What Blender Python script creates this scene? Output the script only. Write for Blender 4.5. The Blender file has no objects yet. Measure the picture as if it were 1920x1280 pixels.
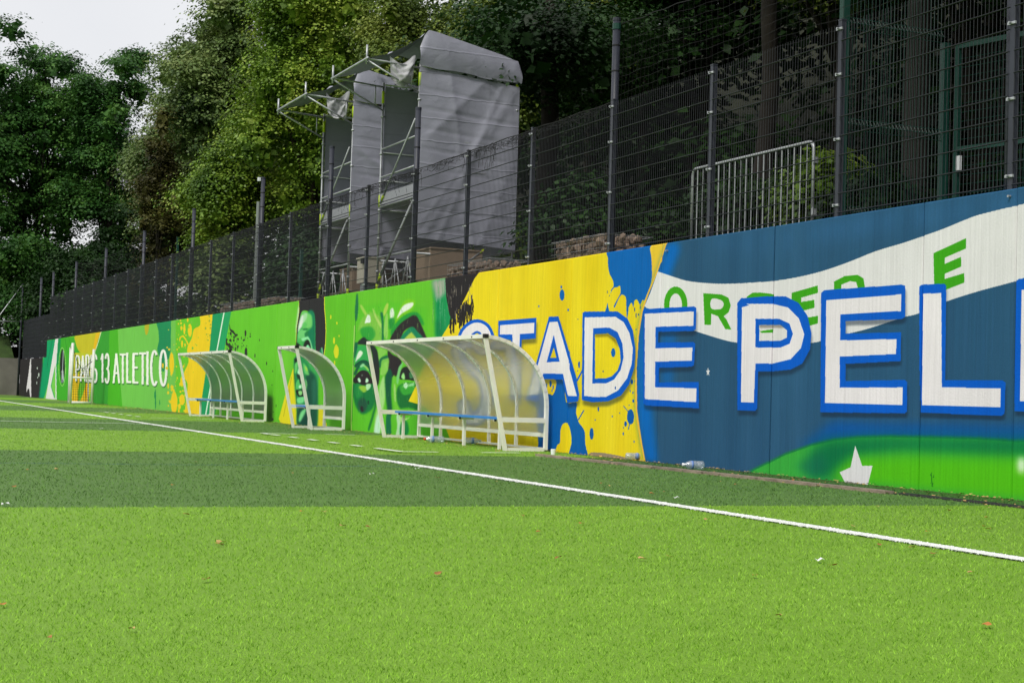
import bpy, bmesh, math, random
import numpy as np
from mathutils import Matrix, Vector

S = bpy.context.scene
COL = S.collection
RNG = np.random.default_rng(7)
random.seed(7)
R = math.radians

# ------------------------------------------------------------------ camera
F, CX, CY = 2862.0, 960.0, 640.0                 # focal length in photograph pixels
YAW, PIT, ROL, HC = R(24.214), R(2.056), R(1.74), 0.763
D, H = 9.452, 2.718                              # distance of the wall face, height of the wall
_f = np.array([math.sin(YAW)*math.cos(PIT), math.cos(YAW)*math.cos(PIT), math.sin(PIT)])
_r = np.array([math.cos(YAW), -math.sin(YAW), 0.0]); _u = np.cross(_r, _f)
_r, _u = math.cos(ROL)*_r + math.sin(ROL)*_u, -math.sin(ROL)*_r + math.cos(ROL)*_u
cam = bpy.data.cameras.new('camera'); cam.sensor_width = 36; cam.sensor_fit = 'HORIZONTAL'
cam.lens = F/1920*36; cam.clip_end = 2000; cam.clip_start = 0.05
camo = bpy.data.objects.new('camera', cam); COL.objects.link(camo)
M = Matrix.Identity(4)
for i in range(3):
    M[i][0], M[i][1], M[i][2] = _r[i], _u[i], -_f[i]
M[2][3] = HC
camo.matrix_world = M
S.camera = camo

def at(px, py, x=None, y=None, z=None):
    """world point seen at a photograph pixel, on a plane of the place"""
    d = _f + _r*(px-CX)/F - _u*(py-CY)/F
    s = x/d[0] if x is not None else (y/d[1] if y is not None else (z-HC)/d[2])
    return np.array([0, 0, HC]) + s*d

# ------------------------------------------------------------------ world, sun, exposure
SUN_EL, SUN_AZ = R(50), R(236)                   # azimuth clockwise from +Y
w = bpy.data.worlds.new('World'); S.world = w; w.use_nodes = True
nt = w.node_tree; nt.nodes.clear()
out = nt.nodes.new('ShaderNodeOutputWorld'); bg = nt.nodes.new('ShaderNodeBackground')
sky = nt.nodes.new('ShaderNodeTexSky'); sky.sky_type = 'NISHITA'; sky.sun_disc = False
sky.sun_elevation = SUN_EL; sky.sun_rotation = SUN_AZ; sky.dust_density = 3
tc = nt.nodes.new('ShaderNodeTexCoord'); no = nt.nodes.new('ShaderNodeTexNoise')
no.inputs['Scale'].default_value = 2.2; no.inputs['Detail'].default_value = 5; no.inputs['Roughness'].default_value = .55
ra = nt.nodes.new('ShaderNodeValToRGB')
ra.color_ramp.elements[0].position = .3; ra.color_ramp.elements[0].color = (8.1, 8.2, 8.5, 1)
ra.color_ramp.elements[1].position = .72; ra.color_ramp.elements[1].color = (9.9, 9.85, 9.85, 1)
mx = nt.nodes.new('ShaderNodeMix'); mx.data_type = 'RGBA'; mx.inputs['Factor'].default_value = .9
L = nt.links.new
L(tc.outputs['Generated'], no.inputs['Vector']); L(no.outputs['Fac'], ra.inputs['Fac'])
L(sky.outputs['Color'], mx.inputs['A']); L(ra.outputs['Color'], mx.inputs['B'])
L(mx.outputs['Result'], bg.inputs['Color']); bg.inputs['Strength'].default_value = .066
L(bg.outputs['Background'], out.inputs['Surface'])
sl = bpy.data.lights.new('sun', 'SUN'); sl.energy = 1.5; sl.angle = R(18); sl.color = (1, .96, .9)
so = bpy.data.objects.new('sun', sl); COL.objects.link(so)
sd = Vector((math.sin(SUN_AZ)*math.cos(SUN_EL), math.cos(SUN_AZ)*math.cos(SUN_EL), math.sin(SUN_EL)))
so.rotation_euler = sd.to_track_quat('Z', 'Y').to_euler(); so.location = (0, -20, 40)
S.view_settings.view_transform = 'Standard'; S.view_settings.look = 'None'
S.view_settings.exposure = 0.67; S.view_settings.gamma = 1; S.view_settings.use_curve_mapping = False
S.cycles.max_bounces = 8; S.cycles.transparent_max_bounces = 12
S.cycles.use_denoising = True

# ------------------------------------------------------------------ helpers
def lin(c):
    c = np.asarray(c, float)/255
    return np.where(c <= .04045, c/12.92, ((c+.055)/1.055)**2.4)
def rgba(c, k=1.0): return (*[float(v)*k for v in lin(c)], 1)

class MB:
    """collects boxes, bars and tubes; build() links them as one mesh object"""
    def __init__(s): s.v, s.f = [], []
    def add(s, vs, fs):
        n = len(s.v); s.v += [tuple(map(float, v)) for v in vs]; s.f += [tuple(i+n for i in f) for f in fs]; return s
    def hexa(s, p):                               # 8 corners: bottom loop, top loop
        return s.add(p, [(3,2,1,0),(4,5,6,7),(0,1,5,4),(1,2,6,5),(2,3,7,6),(3,0,4,7)])
    def box(s, a, b):
        x0,y0,z0 = a; x1,y1,z1 = b
        return s.hexa([(x0,y0,z0),(x1,y0,z0),(x1,y1,z0),(x0,y1,z0),(x0,y0,z1),(x1,y0,z1),(x1,y1,z1),(x0,y1,z1)])
    def bar(s, p, q, w, h=None, up=(0,0,1)):      # rectangular bar from p to q
        p, q = np.array(p, float), np.array(q, float); h = h or w
        d = (q-p)/np.linalg.norm(q-p); a = np.cross(d, up)
        if np.linalg.norm(a) < 1e-3: a = np.cross(d, (0,1,0))
        a /= np.linalg.norm(a); b = np.cross(a, d)
        c = [(-1,-1),(1,-1),(1,1),(-1,1)]
        return s.hexa([p+a*i*w/2+b*j*h/2 for i,j in c]+[q+a*i*w/2+b*j*h/2 for i,j in c])
    def tube(s, pts, r, n=8, caps=True):
        pts = [np.array(p, float) for p in pts]; m = len(pts)
        rr = r if hasattr(r, '__len__') else [r]*m
        vs, fs = [], []; a = None
        for i, p in enumerate(pts):
            t = pts[min(i+1, m-1)]-pts[max(i-1, 0)]; t = t/(np.linalg.norm(t)+1e-9)
            if a is None:
                a = np.cross(t, (0,0,1.) if abs(t[2]) < .9 else (1.,0,0))
            a = a-t*np.dot(a, t); a /= np.linalg.norm(a)+1e-9; b = np.cross(t, a)
            vs += [p+rr[i]*(math.cos(k)*a+math.sin(k)*b) for k in np.linspace(0, 2*math.pi, n, endpoint=False)]
        for i in range(m-1):
            for k in range(n):
                fs.append((i*n+k, i*n+(k+1)%n, (i+1)*n+(k+1)%n, (i+1)*n+k))
        if caps: fs += [tuple(range(n))[::-1], tuple(range((m-1)*n, m*n))]
        return s.add(vs, fs)
    def build(s, name, mat, parent=None, smooth=False, **kw):
        me = bpy.data.meshes.new(name)
        o = np.array(WL.get(parent.name, (0,0,0)) if parent else (0,0,0))
        if parent is None and kw.get('base') is not None: o = np.array(kw['base'], float)
        v = np.array(s.v)-o
        me.from_pydata(v.tolist(), [], s.f); me.update()
        if smooth: me.polygons.foreach_set('use_smooth', [True]*len(me.polygons))
        return link(name, me, mat, parent, base=(o if parent is None else None), **{k: x for k, x in kw.items() if k != 'base'})
WL = {}                                           # world location of each object's origin
def link(name, me, mat, parent=None, base=None, label=None, cat=None, group=None, kind=None):
    o = bpy.data.objects.new(name, me); COL.objects.link(o)
    if mat: me.materials.append(mat)
    if parent: o.parent = parent; WL[o.name] = WL[parent.name]
    else:
        b = (0,0,0) if base is None else tuple(float(x) for x in base)
        o.location = b; WL[o.name] = b
    tag(o, label, cat, group, kind); return o
def tag(o, label=None, cat=None, group=None, kind=None):
    if label: o['label'] = label
    if cat: o['category'] = cat
    if group: o['group'] = group
    if kind: o['kind'] = kind
    return o
def thing(name, label, cat, loc, group=None):
    o = bpy.data.objects.new(name, None); COL.objects.link(o); o.empty_display_size = .2
    o.location = tuple(map(float, loc)); WL[o.name] = tuple(map(float, loc))
    return tag(o, label, cat, group)
def copy_tree(o, parent=None):
    kids = [c for c in bpy.data.objects if c.parent == o]
    c = o.copy(); COL.objects.link(c)
    if parent: c.parent = parent
    for k in kids: copy_tree(k, c)
    return c
def npmesh(name, v, f):
    """v (N,3), f (M,k) all faces of k corners"""
    me = bpy.data.meshes.new(name); k = f.shape[1]
    me.vertices.add(len(v)); me.vertices.foreach_set('co', np.ascontiguousarray(v, np.float32).ravel())
    me.loops.add(f.size); me.loops.foreach_set('vertex_index', np.ascontiguousarray(f, np.int32).ravel())
    me.polygons.add(len(f)); me.polygons.foreach_set('loop_start', np.arange(0, f.size, k, dtype=np.int32))
    me.update(calc_edges=True); return me

# ------------------------------------------------------------------ materials
def mat(name, col, rough=.6, metal=0.0, bump=0.0, bscale=40, var=0.0, vscale=6, spec=.4, extra=None):
    m = bpy.data.materials.new(name); m.use_nodes = True; n = m.node_tree; b = n.nodes['Principled BSDF']
    c = rgba(col); b.inputs['Base Color'].default_value = c
    b.inputs['Roughness'].default_value = rough; b.inputs['Metallic'].default_value = metal
    b.inputs['Specular IOR Level'].default_value = spec
    t = n.nodes.new('ShaderNodeTexCoord')
    if var:
        q = n.nodes.new('ShaderNodeTexNoise'); q.inputs['Scale'].default_value = vscale; q.inputs['Detail'].default_value = 6
        r = n.nodes.new('ShaderNodeValToRGB'); r.color_ramp.elements[0].position = .3; r.color_ramp.elements[1].position = .7
        r.color_ramp.elements[0].color = (*[x*(1-var) for x in c[:3]], 1); r.color_ramp.elements[1].color = (*[min(1, x*(1+var)) for x in c[:3]], 1)
        n.links.new(t.outputs['Object'], q.inputs['Vector']); n.links.new(q.outputs['Fac'], r.inputs['Fac'])
        n.links.new(r.outputs['Color'], b.inputs['Base Color'])
    if bump:
        q = n.nodes.new('ShaderNodeTexNoise'); q.inputs['Scale'].default_value = bscale; q.inputs['Detail'].default_value = 4
        bp = n.nodes.new('ShaderNodeBump'); bp.inputs['Strength'].default_value = bump; bp.inputs['Distance'].default_value = .02
        n.links.new(t.outputs['Object'], q.inputs['Vector']); n.links.new(q.outputs['Fac'], bp.inputs['Height'])
        n.links.new(bp.outputs['Normal'], b.inputs['Normal'])
    return m

MAT = dict(
    post=mat('anthracite_paint', (50,53,64), .45, 0, 0, var=.15, vscale=3),
    wire=mat('anthracite_wire', (52,54,60), .6, spec=.25),
    net=mat('black_net', (26,26,28), .8),
    galv=mat('galvanised_steel', (176,179,182), .42, .55, var=.15, vscale=5),
    white=mat('white_aluminium', (236,233,226), .36, .0, var=.05, vscale=4),
    dark=mat('dark_rubber', (24,24,26), .7),
    blue=mat('blue_plastic', (40,124,205), .35),
    lime=mat('fluorescent_tape', (190,215,20), .5),
    concrete=mat('grey_concrete', (128,122,114), .9, 0, .5, 30, .25, 4),
    kerb=mat('weathered_kerb', (138,124,110), .9, 0, .5, 40, .3, 5),
    core=mat('joint_shadow_concrete', (48,48,48), .95),
    bark=mat('bark', (48,41,31), .95, 0, .9, 14, .35, 3),
    barkd=mat('dark_bark', (40,35,30), .95, 0, .9, 14, .35, 3),
    wood=mat('beige_plywood', (140,122,104), .8, 0, .2, 8, .12, 2),
    cream=mat('cream_box', (190,184,168), .6),
    green=mat('green_coated_steel', (20,66,56), .45, var=.1),
    soil=mat('leafy_soil', (36,40,24), 1, 0, .9, 10, .4, 2),
    goal=mat('worn_white_paint', (222,220,214), .5, 0, .2, 20, .1, 6),
    stone=mat('gabion_stone', (140,122,108), .95, 0, .6, 20, .4, 9),
    white_plastic=mat('white_plastic', (232,234,238), .4),
    orange=mat('orange_plastic', (225,80,30), .4),
    label=mat('blue_label', (110,140,196), .5),
    paper=mat('white_paper', (235,235,235), .8),
    sheer=mat('pale_sheeting', (176,176,180), .5, 0, 0, var=.2, vscale=6),
    glass=mat('lamp_glass', (225,230,235), .2),
)

# tarp: grey woven PVC with soft folds
def tarp_mat():
    m = mat('grey_tarpaulin', (146,147,161), .38, 0, 0, var=.07, vscale=2.0, spec=.5)
    n = m.node_tree; b = n.nodes['Principled BSDF']; t = n.nodes.new('ShaderNodeTexCoord')
    q = n.nodes.new('ShaderNodeTexNoise'); q.inputs['Scale'].default_value = 2.6; q.inputs['Detail'].default_value = 3; q.inputs['Distortion'].default_value = 1.2
    bp = n.nodes.new('ShaderNodeBump'); bp.inputs['Strength'].default_value = .16; bp.inputs['Distance'].default_value = .1
    sp = n.nodes.new('ShaderNodeSeparateXYZ'); n.links.new(t.outputs['Object'], sp.inputs[0])
    wob = n.nodes.new('ShaderNodeMath'); wob.operation = 'MULTIPLY_ADD'; wob.inputs[1].default_value = .07; n.links.new(q.outputs['Fac'], wob.inputs[0]); n.links.new(sp.outputs['Z'], wob.inputs[2])
    pp = n.nodes.new('ShaderNodeMath'); pp.operation = 'PINGPONG'; pp.inputs[1].default_value = .23; n.links.new(wob.outputs[0], pp.inputs[0])
    rr_ = n.nodes.new('ShaderNodeValToRGB'); rr_.color_ramp.elements[0].position = 0; rr_.color_ramp.elements[0].color = (1,1,1,1); rr_.color_ramp.elements[1].position = .022; rr_.color_ramp.elements[1].color = (0,0,0,1)
    n.links.new(pp.outputs[0], rr_.inputs['Fac'])
    b2 = n.nodes.new('ShaderNodeBump'); b2.inputs['Strength'].default_value = .5; b2.inputs['Distance'].default_value = .012; n.links.new(rr_.outputs['Color'], b2.inputs['Height'])
    n.links.new(t.outputs['Object'], q.inputs['Vector']); n.links.new(q.outputs['Fac'], bp.inputs['Height']); n.links.new(bp.outputs['Normal'], b2.inputs['Normal']); n.links.new(b2.outputs['Normal'], b.inputs['Normal'])
    return m
MAT['tarp'] = tarp_mat()

def poly_mat():
    m = bpy.data.materials.new('frosted_polycarbonate'); m.use_nodes = True; n = m.node_tree; n.nodes.clear()
    o = n.nodes.new('ShaderNodeOutputMaterial'); g = n.nodes.new('ShaderNodeBsdfRefraction'); g.inputs['IOR'].default_value = 1.06
    g.inputs['Roughness'].default_value = .28; g.inputs['Color'].default_value = (.97,.98,.97,1)
    d = n.nodes.new('ShaderNodeBsdfDiffuse'); d.inputs['Color'].default_value = (.9,.9,.88,1)
    tl = n.nodes.new('ShaderNodeBsdfTranslucent'); tl.inputs['Color'].default_value = (.95,.96,.93,1)
    tr = n.nodes.new('ShaderNodeBsdfTransparent'); tr.inputs['Color'].default_value = (.97,.98,.97,1)
    gl = n.nodes.new('ShaderNodeBsdfGlossy'); gl.inputs['Roughness'].default_value = .18; gl.inputs['Color'].default_value = (.9,.9,.9,1)
    def mixs(a, b, f):
        x = n.nodes.new('ShaderNodeMixShader'); x.inputs[0].default_value = f
        n.links.new(a.outputs[0], x.inputs[1]); n.links.new(b.outputs[0], x.inputs[2]); return x
    a = mixs(d, tl, .6); c = mixs(g, tr, .3); e = mixs(c, a, .16); h = mixs(e, gl, .09)
    n.links.new(h.outputs[0], o.inputs['Surface']); return m
MAT['poly'] = poly_mat()

def pet_mat():
    m = bpy.data.materials.new('clear_plastic'); m.use_nodes = True; n = m.node_tree; n.nodes.clear()
    o = n.nodes.new('ShaderNodeOutputMaterial'); tr = n.nodes.new('ShaderNodeBsdfTransparent'); tr.inputs['Color'].default_value = (.88,.93,.97,1)
    gl = n.nodes.new('ShaderNodeBsdfGlossy'); gl.inputs['Roughness'].default_value = .08
    d = n.nodes.new('ShaderNodeBsdfDiffuse'); d.inputs['Color'].default_value = (.75,.8,.86,1)
    x = n.nodes.new('ShaderNodeMixShader'); x.inputs[0].default_value = .3; n.links.new(tr.outputs[0], x.inputs[1]); n.links.new(d.outputs[0], x.inputs[2])
    y = n.nodes.new('ShaderNodeMixShader'); y.inputs[0].default_value = .22; n.links.new(x.outputs[0], y.inputs[1]); n.links.new(gl.outputs[0], y.inputs[2])
    n.links.new(y.outputs[0], o.inputs['Surface']); return m
MAT['pet'] = pet_mat()

def leaf_mat(name, c0, c1, c2, gloss=.2):
    """foliage: tone by clump and by leaf, some light passing through"""
    m = bpy.data.materials.new(name); m.use_nodes = True; n = m.node_tree; n.nodes.clear()
    o = n.nodes.new('ShaderNodeOutputMaterial'); g = n.nodes.new('ShaderNodeNewGeometry')
    q = n.nodes.new('ShaderNodeTexNoise'); q.inputs['Scale'].default_value = .55; q.inputs['Detail'].default_value = 3
    n.links.new(g.outputs['Position'], q.inputs['Vector'])
    ad = n.nodes.new('ShaderNodeMath'); ad.operation = 'MULTIPLY_ADD'; ad.inputs[1].default_value = .3
    n.links.new(g.outputs['Random Per Island'], ad.inputs[0])
    mm = n.nodes.new('ShaderNodeMath'); mm.operation = 'MULTIPLY_ADD'; mm.inputs[1].default_value = 1.5; mm.inputs[2].default_value = -.42
    n.links.new(q.outputs['Fac'], mm.inputs[0]); n.links.new(mm.outputs[0], ad.inputs[2])
    r = n.nodes.new('ShaderNodeValToRGB'); e = r.color_ramp.elements
    e[0].position = .15; e[0].color = rgba(c0); e[1].position = .95; e[1].color = rgba(c2)
    k = r.color_ramp.elements.new(.5); k.color = rgba(c1)
    n.links.new(ad.outputs[0], r.inputs['Fac'])
    d = n.nodes.new('ShaderNodeBsdfPrincipled'); d.inputs['Roughness'].default_value = .48; d.inputs['Specular IOR Level'].default_value = gloss
    n.links.new(r.outputs['Color'], d.inputs['Base Color'])
    t = n.nodes.new('ShaderNodeBsdfTranslucent'); n.links.new(r.outputs['Color'], t.inputs['Color'])
    x = n.nodes.new('ShaderNodeMixShader'); x.inputs[0].default_value = .2
    n.links.new(d.outputs[0], x.inputs[1]); n.links.new(t.outputs[0], x.inputs[2]); n.links.new(x.outputs[0], o.inputs['Surface'])
    return m
LEAF = dict(
    dark=leaf_mat('dark_green_leaves', (18,38,15), (30,58,20), (54,88,33)),
    robinia=leaf_mat('robinia_leaves', (28,56,24), (54,96,38), (98,138,58)),
    olive=leaf_mat('olive_green_leaves', (48,70,26), (96,116,44), (152,164,76), .25),
    bright=leaf_mat('yellow_green_leaves', (60,92,24), (110,142,40), (168,182,74), .35),
    chestnut=leaf_mat('chestnut_leaves', (48,72,34), (98,122,60), (150,162,100), .35),
    dry=leaf_mat('dry_brown_leaves', (50,48,24), (76,76,36), (104,104,50)),
)
LITTER = mat('dry_leaf', (150,104,56), .8, 0, 0, var=.4, vscale=8)

# turf: colour from where it lies on the pitch (mown bands, strip by the wall)
BAND_Y0, BAND_W = 1.63, 8.06
def turf_mat(name, gain, blades):
    m = bpy.data.materials.new(name); m.use_nodes = True; n = m.node_tree; b = n.nodes['Principled BSDF']
    b.inputs['Roughness'].default_value = .6; b.inputs['Specular IOR Level'].default_value = .14
    g = n.nodes.new('ShaderNodeNewGeometry'); sx = n.nodes.new('ShaderNodeSeparateXYZ'); n.links.new(g.outputs['Position'], sx.inputs[0])
    def mth(op, a, b_=None, c=None):
        x = n.nodes.new('ShaderNodeMath'); x.operation = op
        for i, v in enumerate((a, b_, c)):
            if v is None: continue
            if isinstance(v, (int, float)): x.inputs[i].default_value = v
            else: n.links.new(v, x.inputs[i])
        return x.outputs[0]
    def noise(sc, det=4, vec=None, rough=.6):
        q = n.nodes.new('ShaderNodeTexNoise'); q.inputs['Scale'].default_value = sc; q.inputs['Detail'].default_value = det; q.inputs['Roughness'].default_value = rough
        n.links.new(vec or g.outputs['Position'], q.inputs['Vector']); return q.outputs['Fac']
    def mix(f, a, b_):
        x = n.nodes.new('ShaderNodeMix'); x.data_type = 'RGBA'
        for nm, v in (('Factor', f), ('A', a), ('B', b_)):
            if isinstance(v, (int, float, tuple)): x.inputs[nm].default_value = v
            else: n.links.new(v, x.inputs[nm])
        return x.outputs['Result']
    yj = mth('MULTIPLY_ADD', noise(25, 2), .06, sx.outputs['Y'])
    ph = mth('MODULO', mth('DIVIDE', mth('SUBTRACT', yj, BAND_Y0+.03), BAND_W), 2.0)
    darkb = mth('GREATER_THAN', ph, 1.0)
    K = lambda c: tuple(x*gain for x in rgba(c)[:3])+(1,)
    lit = mix(noise(.9, 5), K((117,161,46)), K((133,176,60)))
    drk = mix(noise(.9, 5), K((84,122,54)), K((102,138,68)))
    c = mix(darkb, lit, drk)
    # strip between kerb and wall: older, bluer turf
    st = mth('GREATER_THAN', mth('MULTIPLY_ADD', noise(4, 3), .06, sx.outputs['X']), 8.72)
    c = mix(mth('MULTIPLY', st, mth('LESS_THAN', sx.outputs['Y'], 17.6)), c, mix(noise(3, 4), K((52,92,46)), K((88,122,58))))
    # faint blue line of another sport
    bl = mth('MULTIPLY', mth('LESS_THAN', mth('ABSOLUTE', mth('SUBTRACT', sx.outputs['Y'], 14.92)), .07), mth('LESS_THAN', sx.outputs['X'], 5.5))
    c = mix(mth('MULTIPLY', bl, mth('MULTIPLY_ADD', noise(2.5, 3), 1.6, -.35)), c, K((62,98,104)))
    # dirt along the wall foot and loose granulate
    wf = mth('GREATER_THAN', mth('MULTIPLY_ADD', noise(3.2, 5), .5, sx.outputs['X']), 9.62)
    c = mix(mth('MULTIPLY', wf, .75), c, K((84,76,52)))
    fine = mix(noise(90, 3) if not blades else g.outputs['Random Per Island'], (.8,.8,.8,1), (1.2,1.2,1.2,1))
    x = n.nodes.new('ShaderNodeMix'); x.data_type = 'RGBA'; x.blend_type = 'MULTIPLY'; x.inputs['Factor'].default_value = 1
    n.links.new(c, x.inputs['A']); n.links.new(fine, x.inputs['B'])
    mpp = n.nodes.new('ShaderNodeMapping'); mpp.inputs['Scale'].default_value = (.22, 1.9, 1); n.links.new(g.outputs['Position'], mpp.inputs['Vector'])
    patch = mix(noise(.8, 6, mpp.outputs['Vector'], .7), (.86,.89,.84,1), (1.13,1.1,1.15,1))
    x2 = n.nodes.new('ShaderNodeMix'); x2.data_type = 'RGBA'; x2.blend_type = 'MULTIPLY'; x2.inputs['Factor'].default_value = 1
    n.links.new(x.outputs['Result'], x2.inputs['A']); n.links.new(patch, x2.inputs['B'])
    x3 = n.nodes.new('ShaderNodeMix'); x3.data_type = 'RGBA'; x3.blend_type = 'MULTIPLY'; x3.inputs['Factor'].default_value = 1
    tuft = n.nodes.new('ShaderNodeValToRGB'); tuft.color_ramp.elements[0].position = .34; tuft.color_ramp.elements[1].position = .66
    tuft.color_ramp.elements[0].color = (.84,.86,.78,1); tuft.color_ramp.elements[1].color = (1.12,1.1,1.18,1); n.links.new(noise(85, 4), tuft.inputs['Fac'])
    n.links.new(x2.outputs['Result'], x3.inputs['A']); n.links.new(tuft.outputs['Color'], x3.inputs['B'])
    n.links.new(x3.outputs['Result'], b.inputs['Base Color'])
    if not blades:
        bp = n.nodes.new('ShaderNodeBump'); bp.inputs['Strength'].default_value = .8; bp.inputs['Distance'].default_value = .02
        n.links.new(noise(60, 4), bp.inputs['Height']); n.links.new(bp.outputs['Normal'], b.inputs['Normal'])
    return m
TURF = turf_mat('turf_base', .9, False); BLADE = turf_mat('turf_blades', 1.12, True)  # base gain lowered in place of the self-shadow that blades would give
WHITE_TURF = mat('white_turf_fibre', (238,240,236), .6, 0, .5, 120, .06, 30)

# ------------------------------------------------------------------ the mural, painted into an image by this script
T0 = D*math.tan(YAW); KU = F*D/math.cos(YAW)**2        # columns fall off with distance like the paint's visible detail
SC = 1.7; U0, U1 = 350.0, 3250.0
WI, HI = int((U1-U0)*SC), 620
CAN = np.zeros((HI, WI, 3), np.float32)
def y2c(Y): return (KU/(np.asarray(Y)+T0)-U0)*SC
def tex(pts):
    o = []
    for px, py in pts:
        p = at(px, py, x=D); o.append((y2c(p[1]), p[2]/H*HI))
    return np.array(o)
def mask(P):
    c0, c1 = int(max(0, P[:,0].min()-1)), int(min(WI, P[:,0].max()+2)); r0, r1 = int(max(0, P[:,1].min()-1)), int(min(HI, P[:,1].max()+2))
    if c1 <= c0 or r1 <= r0: return None
    T = np.zeros((r1-r0, c1-c0+1), np.int8); Q = np.roll(P, -1, 0)
    for (xa, ya), (xb, yb) in zip(P, Q):
        if ya == yb: continue
        if ya > yb: xa, ya, xb, yb = xb, yb, xa, ya
        a, b = max(r0, math.ceil(ya-.5)), min(r1, math.ceil(yb-.5))
        if b <= a: continue
        rr = np.arange(a, b); xs = xa+(rr+.5-ya)/(yb-ya)*(xb-xa)
        cc = np.clip(np.ceil(xs-.5).astype(int), c0, c1)-c0
        np.add.at(T, (rr-r0, cc), 1)
    return (np.cumsum(T, 1)[:, :-1] & 1).astype(np.float32), slice(r0, r1), slice(c0, c1)
def blur(a, sr, sc):
    for ax, s in ((0, sr), (1, sc)):
        s = int(s)
        if s < 1: continue
        for _ in range(2):
            k = 2*s+1; pw = [(0,0),(0,0)]; pw[ax] = (s+1, s)
            c = np.cumsum(np.pad(a, pw, mode='constant'), ax)
            a = (c[k:]-c[:-k])/k if ax == 0 else (c[:, k:]-c[:, :-k])/k
    return a
def put(m, rs, cs, col, al):
    a = (m*al)[..., None]; CAN[rs, cs] = CAN[rs, cs]*(1-a)+np.array(col, np.float32)/255*a
def poly(pts, col, al=1.0): 
    q = mask(tex(pts))
    if q: put(*q, col, al)
def soft(pts, col, s=5, al=1.0):
    """airbrushed area: s is the softness in photograph pixels"""
    P = tex(pts); q = mask(P)
    if not q: return
    m, rs, cs = q; sc = max(1, int(s*SC)); sr = max(1, int(s*SC*HI/(max(60, 578*(P[:,0].mean()/SC+U0)/2193)*SC)))
    r0, r1, c0, c1 = max(0, rs.start-2*sr), min(HI, rs.stop+2*sr), max(0, cs.start-2*sc), min(WI, cs.stop+2*sc)
    b = np.zeros((r1-r0, c1-c0), np.float32); b[rs.start-r0:rs.stop-r0, cs.start-c0:cs.stop-c0] = m
    put(blur(b, sr, sc), slice(r0, r1), slice(c0, c1), col, al)
def Z(ox, oy, k): return lambda *p: [(ox+a/k, oy+b/k) for a, b in p]
def sm(pts, n=5, closed=True):
    p = np.array(pts, float); m = len(p); o = []
    for i in range(m if closed else m-1):
        a, b, c, d = (p[(i+j) % m] if closed else p[min(max(i+j, 0), m-1)] for j in (-1, 0, 1, 2))
        for t in np.linspace(0, 1, n, endpoint=False):
            o.append(.5*(2*b+(c-a)*t+(2*a-5*b+4*c-d)*t*t+(3*b-a-3*c+d)*t**3))
    if not closed: o.append(p[-1])
    return [tuple(x) for x in o]
def ell(cx, cy, rx, ry, wob=.0):
    return [(cx+rx*math.cos(t)*(1+wob*random.uniform(-1, 1)), cy+ry*math.sin(t)*(1+wob*random.uniform(-1, 1))) for t in np.linspace(0, 2*math.pi, 22, endpoint=False)]
def stroke(pts, w, col, wv=None, al=1.0):
    """brush line in photograph pixels; w across, wv the half-height of the round tip"""
    for (xa, ya), (xb, yb) in zip(pts[:-1], pts[1:]):
        l = math.hypot(xb-xa, yb-ya) or 1; nx, ny = -(yb-ya)/l*w/2, (xb-xa)/l*w/2
        poly([(xa+nx, ya+ny), (xb+nx, yb+ny), (xb-nx, yb-ny), (xa-nx, ya-ny)], col, al)
    for x, y in pts[1:-1]: poly(ell(x, y, w/2, w/2), col, al)
def spray(n, x0, x1, y0, y1, r, col, el=2.2):
    for _ in range(n):
        k = r*random.random()**2.2+.5
        poly(ell(random.uniform(x0, x1), random.uniform(y0, y1), k, k*random.uniform(1, el), .2), col)
def between(xa, xb, col): poly([(xa, 100), (xb, 100), (xb, 1200), (xa, 1200)], col)

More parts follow.
